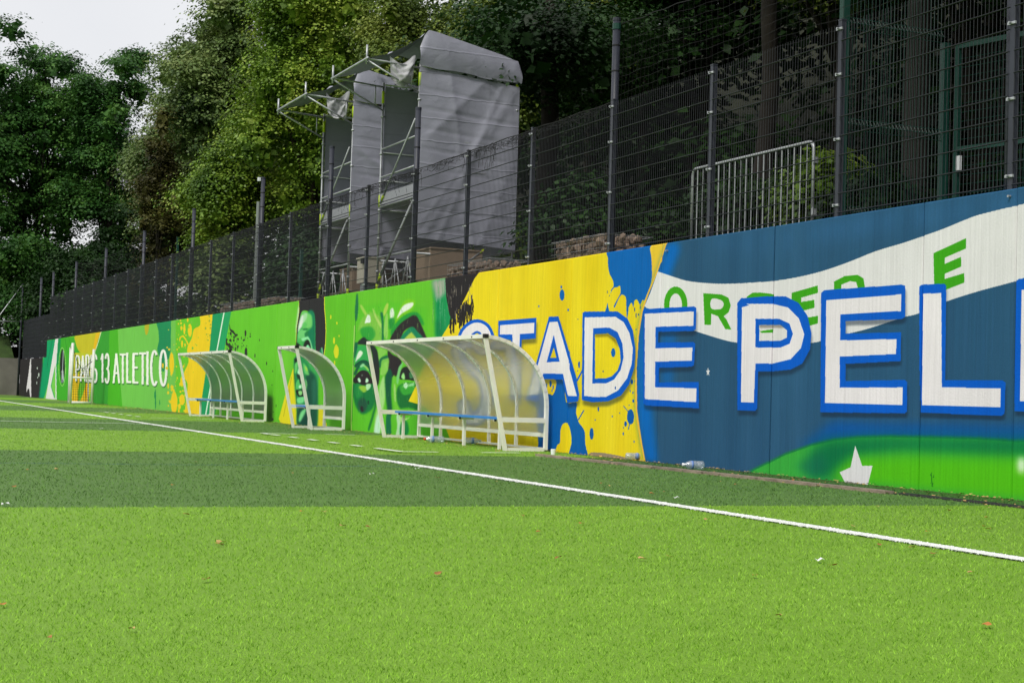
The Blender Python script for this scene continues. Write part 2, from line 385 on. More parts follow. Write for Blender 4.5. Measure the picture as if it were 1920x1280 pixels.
GR, YE, SLATE, BLUE, WH, LB = (104,196,44), (236,212,30), (42,86,120), (0,100,182), (233,227,232), (0,92,204)
def paint():
    CAN[:] = np.array(SLATE)/255
    between(0, 900, GR)
    # ---- far end
    z = Z(40, 620, 8)
    between(20, 79, (48,44,48)); soft(z((330,400),(385,100),(540,100),(540,1100),(255,1100)), (10,158,104), 1.2)
    poly(z((135,420),(147,420),(146,700),(148,995),(133,995),(118,870),(96,868),(78,930),(76,860),(108,640)), WH)
    for k in ((240,560,7,18),(262,660,9,30),(232,780,6,22),(245,700,5,14)): poly(z(*ell(*k)), (200,215,205))
    poly(z((460,580),(500,440),(520,470),(372,1040),(330,1040)), (120,202,84))
    poly(z((548,100),(1000,100),(1000,1100),(520,1100)), (66,172,44)); soft(z((548,100),(590,100),(575,500),(530,500)), (14,140,84), .8)
    poly(z((512,100),(552,100),(522,520),(527,1040),(495,1040),(508,500),(440,830),(500,1040),(360,1040)), WH)
    poly(z((508,520),(512,1040),(500,1000),(448,830)), (120,202,84))
    stroke(z((470,100),(440,260),(400,430),(385,560)), .5, (10,90,60))
    # crest: dark oval with ring and a small tower
    poly(z(*ell(612,540,56,292)), (170,215,130)); poly(z(*ell(612,540,50,282)), (66,172,44)); poly(z(*ell(615,535,36,258)), (38,40,44))
    poly(z((622,290),(634,300),(628,420),(622,560),(636,700),(640,770),(616,720),(600,770),(604,640),(614,560)), (182,192,196))
    poly(z(*ell(612,755,20,26)), (120,130,136)); stroke(z((596,610),(630,610)), .9, (200,205,208))
    stroke(z((655,120),(690,330)), .5, (20,110,40)); stroke(z((712,100),(735,190)), .5, (20,110,40))
    z = Z(0, 580, 5.647)
    poly(z((1060,200),(1165,200),(1140,1100),(980,1100),(985,600)), (58,160,50)); poly(z((1160,200),(1245,200),(1262,600),(1308,1100),(1138,1100)), (76,178,36))
    poly(z((1245,100),(1860,100),(1860,1200),(1310,1200),(1262,600)), (116,196,82))
    z = Z(40, 620, 8)
    poly(sm(z((826,60),(1172,10),(1150,140),(1112,285),(1062,330),(940,362),(862,300),(818,190))), (204,194,40))
    poly(z((1118,40),(1176,20),(1118,262),(1076,310),(1090,180)), (236,188,28)); stroke(z((1197,10),(1150,180),(1108,300)), 1.1, (230,236,200))
    poly(z((780,330),(1080,330),(1072,720),(1010,1075),(760,1075),(740,720)), (196,200,44))
    poly(sm(z((756,700),(860,660),(1010,720),(1003,1062),(905,1070),(765,1062))), (236,198,32)); poly(sm(z((880,760),(930,700),(960,800),(920,960),(860,1062),(850,900))), (110,190,40))
    poly(sm(z((960,820),(1000,800),(1000,950),(975,1000),(950,930))), (240,172,20))
    z = Z(0, 580, 5.647)
    poly(z((1640,100),(1812,100),(1808,430),(1790,520),(1700,560),(1662,420),(1682,330),(1676,220)), (26,140,88))
    for k in ((1645,950,6,110),(1636,905,4,40),(1690,985,4,30),(1535,735,5,30)): poly(z(*ell(*k)), (26,140,80))
    poly(sm(z((1532,170),(1574,150),(1572,220),(1555,268),(1538,255))), (190,178,40))
    # lettering PARIS 13 ATLETICO, white with a dark drop shadow
    def arc(cx, cy, rx, ry, a0, a1, n=14): return [(cx+rx*math.cos(t), cy+ry*math.sin(t)) for t in np.linspace(R(a0), R(a1), n)]
    G = {'P': [[(.1,1),(.1,0)], [(.1,0),(.5,0)]+arc(.5,.27,.4,.27,-90,90)+[(.1,.54)]], 'A': [[(0,1),(.5,0)],[(.5,0),(1,1)],[(.2,.66),(.8,.66)]],
         'R': [[(.1,1),(.1,0)], [(.1,0),(.5,0)]+arc(.5,.26,.4,.26,-90,90)+[(.1,.52)], [(.5,.52),(.95,1)]], 'I': [[(.5,0),(.5,1)]],
         'S': [arc(.5,.27,.42,.27,-20,-180)+arc(.5,.27,.42,.27,180,90,6)+arc(.5,.76,.44,.24,-90,150)], '1': [[(.1,.2),(.6,0),(.6,1)]],
         '3': [arc(.45,.26,.42,.26,-160,90)+arc(.45,.75,.46,.25,-90,160)], 'T': [[(0,.05),(1,.05)],[(.5,.05),(.5,1)]], 'L': [[(.15,0),(.15,.94),(1,.94)]],
         'E': [[(1,.05),(.15,.05),(.15,.95),(1,.95)],[(.15,.48),(.9,.48)]], 'C': [arc(.55,.5,.45,.5,-50,-310,24)], 'O': [arc(.5,.5,.46,.5,0,360,30)]}
    LET = [('P',802,846),('A',852,902),('R',908,948),('I',958,974),('S',984,1026),('1',1068,1096),('3',1114,1156),('A',1202,1262),('T',1268,1334),('L',1340,1392),('E',1404,1464),('T',1474,1546),('I',1552,1568),('C',1592,1668),('O',1690,1766)]
    for sh in (1, 0):
        for ch, a, b in LET:
            a, b = a/5.647, b/5.647
            yt, yb = 667-(a-141)*.064, 714.6+(a-141)*.05
            for st in G[ch]:
                P = [(a+(b-a)*u, yt+(yb-yt)*v) for u, v in st]
                if sh: stroke([(x+.9, y+2.6) for x, y in P], 3.6, (28,92,40), al=.8)
                else: stroke(P, 3.0+(a-140)*.009, (244,244,238))
    poly(ell(306,686,3.4,11), (28,140,84)); poly(ell(305,685,2,5,.3), (236,200,40))
    # ---- yellow splashes and green band
    z = Z(300, 560, 5.818)
    poly(sm(z((440,150),(580,140),(560,560),(500,790),(425,1300),(275,1300),(285,1100),(300,930),(262,860),(262,800),(310,690),(296,600),(300,520),(345,430),(370,330),(438,285)), 3), (242,206,32))
    for k in ((128,705,25,122),(155,1130,36,118),(265,330,12,58),(325,345,22,72),(240,492,10,40),(240,900,18,60),(90,950,9,30),(300,232,9,22),(240,1100,30,60),(205,1240,10,40)): poly(z(*ell(*k, .06)), (242,206,32))
    stroke(z((215,450),(222,420),(250,405),(285,450),(305,500)), 2.5, (242,206,32)); spray(60, 312, 356, 600, 775, 1.8, (236,208,40)); spray(30, 318, 350, 690, 770, 2.4, (236,208,40))
    spray(22, 345, 372, 585, 700, 1.3, (120,190,70)); spray(16, 385, 396, 590, 640, .9, (150,170,60))
    poly(z((580,100),(782,100),(700,560),(596,1300),(424,1300),(500,790),(540,560)), (22,150,94)); soft(z((690,100),(782,100),(700,560),(640,900),(600,900),(640,500)), (40,166,100), 2, .7)
    poly(z((596,1300),(702,560),(786,100),(1300,100),(1300,1400),(590,1400)), GR)
    stroke(z((700,140),(622,560),(562,890),(494,1290)), 2.2, (226,240,226))
    BKS = (42,44,40)
    for pl in ([(755,262),(770,330),(800,345),(838,405),(825,408),(790,372),(760,345)],[(722,420),(735,480),(775,505),(792,572),(770,575),(745,520),(718,505)],[(720,550),(760,560),(790,580),(725,585)]): poly(z(*pl), BKS)
    for k in ((932,376,10,36),(938,585,15,56),(1036,620,6,22),(1163,705,5,20),(822,550,7,26),(1085,450,4,14),(985,385,4,12),(888,430,4,16),(895,485,3,10),(1230,790,3,12),(1265,1165,4,16),(1222,940,3,9)): poly(z(*ell(*k, .1)), BKS)
    spray(46, 424, 446, 622, 662, 1.5, BKS); spray(14, 440, 470, 630, 660, 1.0, BKS); spray(10, 460, 545, 640, 790, 1.0, BKS)
    soft([(500,740),(512,745),(512,800),(500,800)], (40,60,30), 3, .8)
    soft([(520,570),(552,560),(545,700),(520,760)], (120,206,60), 8, .5); soft([(600,560),(660,545),(655,800),(605,800)], (96,188,34), 10, .6)
    # ---- first face (plain invented portrait in greens)
    z = Z(540, 540, 4.57)
    for k in ((415,545,22,58),(395,450,9,30),(367,247,6,18),(420,300,5,14),(438,410,4,10),(300,690,6,14),(330,610,6,12),(400,640,6,20)): poly(z(*ell(*k, .08)), (222,220,40))
    poly(z((-95,690),(-30,760),(40,680),(70,900),(90,1200),(-90,1200)), GR); poly(z((44,680),(62,800),(70,950),(92,1200),(-40,1200),(-80,1120),(-10,860)), (228,216,34))
    stroke(z((30,760),(-20,1000),(-40,1100)), 1.3, (190,180,30)); stroke(z((10,860),(20,1100)), 1.6, (196,184,30))
    poly(z((244,1030),(300,1040),(340,1200),(236,1200)), (228,216,34))
    soft(z((108,60),(118,110),(95,230),(74,400),(66,470),(66,330),(84,180)), (206,238,196), 1.2)
    poly(sm(z((110,30),(292,20),(318,190),(328,330),(324,480),(306,600),(286,640),(265,560),(235,520),(228,300),(180,205),(120,200),(98,280),(84,360),(76,500),(68,490),(72,350),(92,210))), (226,220,50))
    poly(sm(z((112,30),(288,20),(312,190),(322,330),(318,480),(302,590),(284,630),(265,560),(235,520),(228,300),(180,205),(120,200),(98,280),(84,360),(76,490),(70,480),(74,350),(94,210))), (44,42,46))
    poly(sm(z((122,205),(178,216),(220,212),(234,300),(238,520),(268,600),(258,900),(248,1100),(232,1230),(88,1230),(82,1020),(70,900),(58,800),(52,700),(68,600),(74,480),(90,330))), (62,168,84))
    DK, TEAL = (30,38,32), (16,126,86)
    z = Z(545, 555, 10.66); q = Z(540, 650, 8)
    for f, p, c, s, a in ((z,[(330,330),(470,330),(490,900),(470,1100),(430,1040),(350,820),(335,720),(420,600)],TEAL,1.6,1),(z,[(225,320),(345,335),(425,400),(430,600),(360,640),(240,650)],(124,212,112),1.6,.95),
        (z,[(145,720),(165,540),(215,390),(255,390),(250,560),(190,650)],(228,236,228),1.2,1),(z,[(150,720),(250,660),(320,720),(280,840),(220,900),(150,900)],(120,210,124),1.4,.9),(z,[(260,360),(330,350),(300,480),(240,520)],(196,232,204),1.2,.7),
        (z,[(230,560),(280,520),(330,560),(300,640),(240,630)],(90,196,96),1,.7),(z,[(245,650),(330,640),(335,670),(255,685)],(30,120,60),.7,.8),(z,[(275,750),(340,700),(345,790),(300,830)],(28,124,70),.8,.9),
        (z,[(200,860),(290,820),(350,810),(400,900),(440,1060),(420,1080),(380,930),(330,860),(250,900)],(150,232,170),.8,1),(z,[(255,980),(285,905),(345,875),(385,930),(405,1040),(350,975),(300,1005),(262,1030)],DK,.7,1),(z,[(305,1030),(345,970),(395,1070),(340,1080)],(150,236,184),.6,1),
        (z,[(112,930),(160,955),(215,1000),(200,1020),(120,1010)],DK,.8,1),(z,[(150,860),(210,860),(230,990),(190,980)],(70,180,80),1,.8),(z,[(560,1150),(625,1030),(655,1170),(620,1200)],(24,110,84),.7,1),(z,[(615,1040),(632,1030),(648,1160),(632,1150)],(150,220,160),.4,1),
        (q,[(95,160),(230,150),(360,380),(430,500),(430,1230),(150,1230),(125,900),(100,640),(88,400)],(34,140,78),1.5,1),(q,[(300,360),(420,470),(440,800),(420,1230),(320,1230),(285,800),(250,560)],(22,82,62),2.4,1),(q,[(360,520),(420,520),(420,800),(370,860)],(44,120,96),2,.6),
        (q,[(96,180),(160,170),(150,230),(110,250)],(20,44,34),1,1),(q,[(100,260),(150,220),(140,330),(110,400),(96,380)],(110,206,110),1,.9),(q,[(140,390),(165,310),(200,320),(214,400),(190,450)],(186,240,196),.8,1),(q,[(128,410),(200,440),(216,520),(182,565),(150,490)],(26,56,42),.8,1),
        (q,[(225,240),(285,320),(320,420),(250,400)],(110,208,110),1.4,.95),(q,[(255,280),(290,330),(290,370),(262,340)],(176,216,80),.8,.9),(q,[(112,560),(160,480),(180,560),(236,560),(240,630),(116,640)],(84,194,104),1.1,1),(q,[(165,580),(195,575),(195,615),(165,620)],(196,236,206),.7,1),
        (q,[(118,655),(180,632),(246,632),(252,720),(196,752),(146,735)],(22,30,28),.7,1),(q,[(152,668),(206,662),(212,708),(172,728)],(140,214,126),.5,1),(q,[(150,640),(230,625),(230,645),(150,658)],(40,110,64),.5,1),(q,[(132,770),(250,750),(226,835),(146,845)],(126,222,146),1.2,.95),
        (q,[(255,480),(290,540),(280,640),(256,600)],(140,214,130),1,.7),(q,[(150,930),(300,930),(320,1230),(160,1230)],(20,72,58),1.2,1),(q,[(158,1080),(195,970),(275,925),(240,1020),(175,1130)],(124,216,140),1.2,1)):
        soft(sm(f(*p), 4), c, s, a)
    stroke(q((96,180),(90,400),(118,640),(130,880),(150,1100)), .7, (16,60,40))
    # ---- second face: pair of eyes, close up
    z = Z(640, 540, 8); q = Z(640, 670, 8)
    MD, BK = (20,112,70), (46,40,44)
    soft(z((205,300),(720,200),(1300,300),(1300,2400),(170,2400),(180,1200)), (92,194,42), 3, .7)
    for f, p, c, s, a in ((z,[(225,100),(248,110),(252,330),(232,480),(212,480),(205,330)],(20,104,76),1.4,.9),(z,[(240,660),(300,470),(400,370),(480,370),(575,430),(610,560),(602,790),(470,790),(300,620)],(132,196,74),2,.9),(z,[(285,610),(450,580),(510,700),(430,800),(330,760)],(46,160,58),2.2,.95),
        (z,[(280,270),(310,260),(380,380),(350,400)],(172,212,92),1.4,.9),(z,[(465,310),(490,330),(530,430),(600,540),(590,600),(510,450)],(182,216,112),1.2,.9),(z,[(350,525),(380,430),(402,395),(432,430),(434,512),(385,520)],(238,246,238),.8,1),(z,[(585,380),(620,370),(634,500),(634,780),(606,780),(606,540)],MD,1.2,.95),
        (z,[(635,330),(680,230),(704,240),(690,330),(640,420)],(194,216,96),1.2,.85),(z,[(636,640),(660,420),(695,400),(696,740),(650,740)],(156,212,104),1.2,.9),(z,[(732,340),(772,296),(796,390),(765,470),(735,450)],(224,240,220),1.3,1),(z,[(720,470),(790,450),(800,540),(740,620),(716,600)],(30,140,60),1.6,.9),
        (z,[(810,540),(850,370),(960,180),(1100,190),(1060,330),(890,450)],(126,204,30),2,.9),(z,[(835,460),(880,340),(950,250),(1065,215),(1082,250),(1030,310),(905,385)],(236,244,230),1.2,1),(z,[(740,640),(900,440),(1080,360),(1180,400),(1240,560),(1100,480),(900,560),(780,720)],(30,150,60),2,.9),
        (z,[(735,780),(800,640),(900,520),(1010,445),(1090,405),(1145,440),(1195,540),(1262,700),(1285,770),(1200,730),(1130,650),(1080,590),(1000,605),(930,665),(875,790)],BK,1.2,1),(z,[(890,780),(1000,615),(1080,585),(1140,650),(1215,760)],(20,132,92),1.3,1),(z,[(940,780),(1045,665),(1070,680),(1125,770)],(184,206,82),1.2,1),
        (z,[(215,880),(260,860),(400,870),(450,1050),(430,1260),(210,1180)],(50,168,82),2,1),(z,[(240,840),(270,780),(340,735),(385,775),(445,800),(490,860),(545,960),(565,1100),(535,1290),(455,1290),(470,1050),(430,900),(350,850)],(36,46,46),1.3,1),(z,[(200,830),(245,830),(225,960),(192,1050)],(18,104,70),1.2,1),
        (z,[(208,1110),(240,990),(280,935),(322,968),(290,1030),(235,1080)],(226,242,218),1,1),(z,[(200,1150),(300,1080),(400,1100),(450,1210),(400,1150),(300,1120),(220,1190)],(20,84,60),.9,1),(z,[(275,1160),(340,1130),(405,1190),(420,1240),(340,1180)],(150,216,130),.9,1),
        (z,[(550,900),(645,915),(690,960),(610,1030),(570,1110)],(134,202,84),1.4,1),(z,[(585,1290),(620,1150),(695,1080),(712,1200),(640,1290)],(154,212,112),1.3,1),(z,[(655,1130),(685,1110),(685,1190),(662,1200)],(214,238,206),.7,1),(z,[(698,950),(765,995),(865,1050),(905,1130),(850,1300),(715,1300)],BK,1.2,1),(z,[(560,1110),(600,1040),(690,1010),(700,1070),(620,1130),(580,1200)],(26,110,70),1,1),
        (q,[(185,385),(480,375),(520,560),(470,760),(330,850),(240,780),(186,620)],(22,122,62),2.2,1),(q,[(205,420),(300,400),(300,560),(220,600)],(40,150,70),2,.8),(q,[(260,440),(330,420),(390,450),(370,510),(320,520)],(150,202,66),1.5,1),(q,[(370,400),(430,390),(440,440),(400,490),(375,480)],(186,234,180),1,1),(q,[(250,660),(330,600),(390,700),(360,800),(300,820),(260,770)],(34,86,64),2,1),(q,[(285,740),(320,730),(330,800),(300,810)],BK,.9,1),(q,[(395,650),(415,650),(415,700),(398,700)],(20,60,44),.7,1),
        (q,[(178,330),(236,240),(290,198),(350,192),(402,220),(444,290),(476,384),(400,392),(330,415),(250,384),(196,384)],(44,38,42),.8,1),(q,[(244,322),(266,303),(288,335),(284,374),(258,364)],(196,242,204),.4,1),(q,[(364,376),(367,322),(386,306),(408,342),(394,372)],(196,242,204),.4,1),(q,[(300,260),(318,250),(322,275),(304,280)],(120,140,130),.4,.8),
        (q,[(185,240),(255,110),(340,70),(440,150),(480,290),(445,260),(400,160),(335,110),(270,150),(220,260)],(22,96,62),1,1),(q,[(278,130),(320,90),(350,110),(300,150)],(150,218,160),.8,1),(q,[(350,120),(390,150),(412,200),(380,180)],(150,208,90),.7,1),
        (q,[(470,520),(515,520),(530,680),(480,900),(420,1090),(400,1060),(460,860),(500,680)],(24,116,54),1.4,.9),(q,[(490,1160),(505,920),(545,720),(560,500),(598,350),(640,272),(655,400),(655,600),(606,900),(575,1160)],(168,220,136),1.6,1),(q,[(492,1160),(520,940),(560,840),(590,900),(570,1160)],(196,238,206),1.2,1),(q,[(480,120),(560,60),(570,300),(545,420),(500,330)],(40,46,46),1.2,1),
        (q,[(655,300),(700,190),(770,190),(745,500),(760,800),(700,1000),(690,780),(665,560)],(16,88,60),1.6,1),(q,[(715,0),(835,0),(905,90),(840,200),(795,270),(760,220),(725,120)],BK,1,1),(q,[(675,880),(735,870),(745,1180),(680,1180)],(22,112,72),1.3,1),(q,[(600,60),(650,20),(716,20),(700,190),(650,260),(600,250)],(136,204,84),1.4,.9),
        (q,[(768,330),(800,270),(835,450),(836,600),(866,800),(805,800),(778,600)],(112,200,56),1.2,1),(q,[(790,420),(810,420),(820,640),(800,640)],(176,222,130),.9,.9),(q,[(865,420),(1120,390),(1150,560),(1140,790),(930,800),(835,650)],(26,112,52),2,1),(q,[(880,420),(1090,410),(1080,520),(930,560)],(60,168,56),1.6,.95),(q,[(870,250),(930,150),(1010,150),(1090,260),(1120,345),(1000,335),(878,322)],(36,40,40),.9,1),
        (q,[(826,345),(848,200),(872,130),(930,70),(890,200),(852,400)],(128,208,126),.9,1),(q,[(898,292),(934,226),(958,300),(940,332)],(160,230,140),.5,1),(q,[(1020,230),(1060,230),(1080,300),(1030,310)],(70,150,90),.8,.8),(q,[(930,420),(970,370),(1000,420),(970,470)],(200,240,206),.8,1),(q,[(1010,400),(1090,380),(1090,420),(1020,430)],(160,224,160),.7,.9),
        (q,[(850,800),(1140,800),(1140,1180),(880,1180)],(92,194,44),2,.9),(q,[(828,870),(880,870),(890,1040),(870,1190),(815,1190),(840,1030)],(192,228,190),1.3,.95),(q,[(870,880),(950,915),(1030,890),(960,950),(890,960)],(184,218,146),1.1,.9),(q,[(890,1010),(975,945),(1015,1100),(960,1190),(888,1190)],(14,130,62),1.6,1)):
        soft(sm(f(*p), 4), c, s*.8, a)
    stroke(z((196,560),(196,640),(186,900),(172,1280),(150,1900),(146,2200)), 1.2, (190,216,130)); stroke(z((210,400),(206,750),(184,1000),(178,1300),(160,2000)), .6, (18,74,48))
    for _ in range(90):
        x, y = random.uniform(240, 1200), random.uniform(260, 760); stroke(z((x, y), (x+random.uniform(-20, 26), y+random.uniform(50, 150))), random.uniform(.25, .6), random.choice([(176,216,110),(60,160,50),(120,206,70),(200,226,150),(24,120,60)]), al=.45)
    for _ in range(60):
        x, y = random.uniform(190, 1130), random.uniform(400, 1100); stroke(q((x, y), (x+random.uniform(-14, 14), y+random.uniform(40, 130))), random.uniform(.25, .6), random.choice([(140,206,90),(40,140,56),(110,200,70),(16,100,56)]), al=.4)
    for _ in range(40):
        x, y = random.uniform(920, 1100), random.uniform(370, 470); poly(q(*ell(x, y, random.uniform(3, 8), random.uniform(3, 9))), random.choice([(190,236,180),(70,170,60),(150,206,80)]), .7)
    # ---- teal and black brushwork
    z = Z(650, 520, 4.128)
    soft(z((655,-60),(780,-60),(800,250),(830,330),(750,470),(690,470),(680,200)), (22,146,84), 3, 1); soft(z((660,-60),(770,-60),(770,120),(700,180),(664,60)), (172,172,160), 4, .95); soft(z((690,330),(740,330),(740,460),(690,460)), (10,120,70), 4, .8)
    for _ in range(26):
        x = random.uniform(664, 790); y = random.uniform(-20, 300); stroke(z((x, y), (x+random.uniform(-4, 8), y+random.uniform(60, 150))), .7, random.choice([(200,200,190),(60,170,90),(16,120,70)]), al=.4)
    yel = [(895,511),(870,556),(846,602),(830,628),(790,702),(766,752),(783,757),(800,764),(835,800),(850,840),(850,1000),(1300,1000),(1300,300),(1010,300)]
    poly(yel, YE)
    poly(z((758,-60),(1040,-60),(990,8),(910,170),(822,332),(795,290),(770,150)), (40,36,40))
    for _ in range(70):
        x = random.uniform(800, 980); t = (x-800)/180; y0 = 330-150*t+random.uniform(-60, 20)
        stroke(z((x, y0), (x+random.uniform(-5, 6), y0+random.uniform(40, 150))), random.uniform(.8, 3.4), (38,34,36))
    for _ in range(44):
        x = random.uniform(775, 985); y = random.uniform(-10, 420); ink = (150,140,130) if y < 330-(x-800)*.85 else YE
        stroke(z((x, y), (x+random.uniform(-4, 4), y+random.uniform(20, 90))), random.uniform(.4, 1.0), ink, al=.7)
    # yellow field: slightly uneven roller coats
    for _ in range(40):
        x = random.uniform(925, 1225); soft([(x, 440), (x+random.uniform(6, 40), 440), (x+20, 900), (x, 900)], random.choice([(226,196,20),(240,220,50),(232,206,24)]), 6, .35)
    # ---- blue splats on the yellow
    z = Z(1080, 460, 6.4); a = at(1258, 400, x=D)
    poly(z((860,-100),(1150,-100),(1150,40),(1100,120),(1000,300),(905,440)), (238,200,56))
    poly(sm(z((345,-60),(880,-100),(888,40),(906,150),(913,320),(905,430),(866,560),(822,660),(800,652),(770,712),(736,652),(702,664),(690,742),(668,686),(634,742),(628,800),(612,880),(605,760),(602,640),(582,600),(544,594),(512,640),(468,742),(455,728),(500,640),(532,580),(536,530),(526,484),(492,504),(462,506),(432,540),(414,580),(424,530),(450,492),(444,420),(404,340),(386,240),(384,150),(366,95)), 3), BLUE)
    poly(z((300,830),(350,796),(368,740),(378,685),(388,740),(402,796),(480,830)), BLUE)
    for k in ((378,560,5,18),(403,603,5,9),(706,770,6,28),(722,840,6,30),(772,740,5,30),(750,830,8,12),(722,1010,6,10),(24,886,5,7)): poly(z(*ell(*k)), (20,70,130))
    for k in ((1053.5,553,4.6,10.5),(1052,538,1.6,3),(1010,574,1.2,2),(1065,581,1.5,2.5)): poly(ell(*k), BLUE)
    z = Z(1020, 660, 6.4)
    poly(sm(z((-90,330),(215,330),(262,600),(390,600),(384,720),(412,822),(428,856),(456,890),(490,960),(496,1100),(522,1300),(300,1300),(314,1160),(332,1080),(325,980),(300,882),(260,845),(216,872),(194,950),(190,1080),(158,1112),(132,1190),(120,1300),(-110,1300),(-70,1100)), 3), (0,94,176))
    poly(z(*sm([(-30,320),(130,330),(140,420),(104,512),(60,500),(20,505),(-20,420)])), (236,206,30))
    for k in ((76,380,14,40),(108,420,9,26),(95,460,6,18),(30,400,8,26)): poly(z(*ell(*k)), (0,94,176))
    for k in ((572,976,24,72),(653,682,9,30),(1040,775,42,92),(980,860,16,32),(953,978,8,20),(1072,585,11,20),(422,150,12,42),(407,225,6,10),(1055,355,16,30),(1092,350,7,16),(1036,465,6,14),(1068,485,7,16),(1098,395,6,12),(820,770,6,12),(908,730,5,10),(615,812,5,10),(710,235,6,12),(1082,1072,7,16),(1023,636,5,8),(1165,1080,5,10),(953,905,5,12)): poly(z(*ell(*k, .06)), (0,90,170))
    stroke(z((480,695),(440,765),(412,812)), 2.0, (0,90,170)); stroke(z((470,205),(395,345)), 3.0, LB); stroke(z((955,645),(1010,710)), 1.3, (0,90,170)); stroke(z((1012,930),(1030,850)), 1.6, (0,90,170))
    # ---- blue disc and slate ground on the right
    edge = [(1262,420),(1233.6,509),(1216,552),(1205,585),(1198,630),(1194,690),(1195,770),(1204,830),(1215,890),(1222,960)]
    poly(sm(edge, 4, False)+[(2400,1300),(2400,100),(1300,100)], SLATE)
    soft(sm([(1262,420)]+edge[1:], 4, False)+[(1250,960),(1232,860),(1222,760),(1226,640),(1240,560),(1275,470)], (0,104,190), 6); soft([(1240,610),(1270,610),(1262,720),(1240,720)], (10,100,180), 6, .7)
    poly(sm([(x-3, y) for x, y in edge], 4, False)+[(x, y) for x, y in reversed(edge)], (238,190,60))
    soft([(1290,430),(1910,330),(2300,300),(2300,420),(1700,430),(1400,480)], (48,98,142), 20, .8)
    for _ in range(60):
        x = random.uniform(1260, 2300); soft([(x, 300), (x+random.uniform(6, 40), 300), (x+20, 960), (x, 960)], random.choice([(36,78,112),(50,96,132),(42,88,124)]), 7, .4)
    # ---- white banner
    a, b = Z(1000, 440, 2.783), Z(1400, 340, 2.065)
    top = a((650,192),(720,215),(800,240),(900,252),(1000,256),(1120,252))+b((0,393),(100,386),(200,370),(300,345),(400,310),(500,270),(600,240),(680,213),(760,185),(850,148),(900,130),(1000,105),(1037,97))+[(1920,383),(2000,362),(2300,300)]
    bot = a((590,382),(640,400),(760,470),(840,500),(900,520),(1000,550),(1060,562))+[(1450,651)]+b((250,625),(290,617),(390,590),(470,570),(610,525),(660,513),(775,465),(900,425),(1037,388))+[(2000,498),(2300,420)]
    poly(sm(top, 3, False)+sm(bot[::-1], 3, False)+a((581,372),(612,300)), (226,224,226))
    LG = (62,164,24)
    poly(ell(1267.5,571,22,34), LG); poly(ell(1267.5,573,12,23), (226,224,226))
    poly(a((888,305),(985,312),(1020,330),(1032,370),(1020,405),(995,425),(1008,440),(1035,495),(1003,492),(965,425),(930,412),(928,470),(895,470)), LG); poly(sm(a((932,335),(978,340),(995,362),(978,388),(930,384))), (226,224,226))
    poly(sm([(1401,556),(1440,550),(1453,558),(1457,588),(1452,612),(1440,624),(1424,626),(1402,628)], 3), LG); poly([(1412,566),(1436,562),(1443,575),(1444,596),(1436,610),(1412,614)], (226,224,226))
    poly([(1484,549),(1533.5,535),(1533.5,549),(1502,558),(1502,566),(1527,562),(1527,577),(1502,583),(1502,597),(1533.5,592),(1533.5,606),(1486,620)], LG)
    poly(b((338,388),(380,366),(430,362),(452,376),(458,412),(455,520),(432,520),(430,412),(424,390),(400,386),(366,400),(366,520),(340,520)), LG)
    poly(b((725,278),(851,220),(851,260),(768,296),(768,320),(832,292),(832,330),(768,358),(768,378),(844,355),(844,392),(772,420),(728,420)), LG)
    # ---- green hill, star
    hill = b((-20,1160),(0,1125),(60,1095),(150,1050),(250,1015),(340,995),(430,985),(550,982),(700,985),(900,990),(1037,1000))+[(1990,826),(2400,840),(2400,1300),(1390,1300)]
    soft(b((330,930),(500,940),(1037,950))+[(2300,790),(2300,840),(1500,840)], (0,84,170), 12, .9)
    soft(hill, (26,130,66), 2.2); poly([(x, y+4) for x, y in hill], (60,176,64), .9)
    soft(b((300,1000),(500,990),(1100,1000))+[(2300,840),(2300,880)]+b((600,1040),(420,1060),(330,1150),(240,1150),(250,1050)), (0,112,68), 14, .95)
    soft(b((420,1070),(600,1060),(1100,1070))+[(2300,880),(2300,1200)]+b((900,1400),(300,1400),(310,1180),(370,1100)), (84,192,18), 12, .95)
    soft(b((190,1100),(290,1040),(310,1110),(260,1150)), (14,110,84), 9, .7)
    poly(b((420,1022),(447,1100),(487,1100),(468,1178),(385,1174),(360,1125),(402,1106)), (224,224,226))
    soft(ell(1918,872,7,16), (240,250,240), 6, 1); stroke(b((716,1130),(720,1180)), 1.6, (30,120,30)); spray(10, 1745, 1752, 884, 916, 1.2, (30,120,30))
    poly([(1328+ (5.5 if k % 2 == 0 else 2.2)*math.sin(k*math.pi/5)*.75, 697-(9 if k % 2 == 0 else 3.6)*math.cos(k*math.pi/5)) for k in range(10)], (226,226,230))
    # ---- big letters: drop shadow, blue outline, white face, counters
    A7, A6, z7, z8 = b, a, Z(860, 570, 6.096), None
    def scale_e(p): return [(1907+(x-1540)*1.22, 640+(y-652)*1.085) for x, y in p]
    e2o, e2w, e2g1, e2g2 = b((288,432),(300,421),(600,400),(614,404),(614,524),(600,533),(383,540),(383,589),(598,584),(596,695),(383,706),(383,772),(612,768),(621,776),(621,890),(612,897),(285,893)), b((308,460),(598,437),(597,502),(362,515),(362,615),(580,610),(578,668),(360,678),(360,798),(604,797),(602,866),(303,857)), None, None
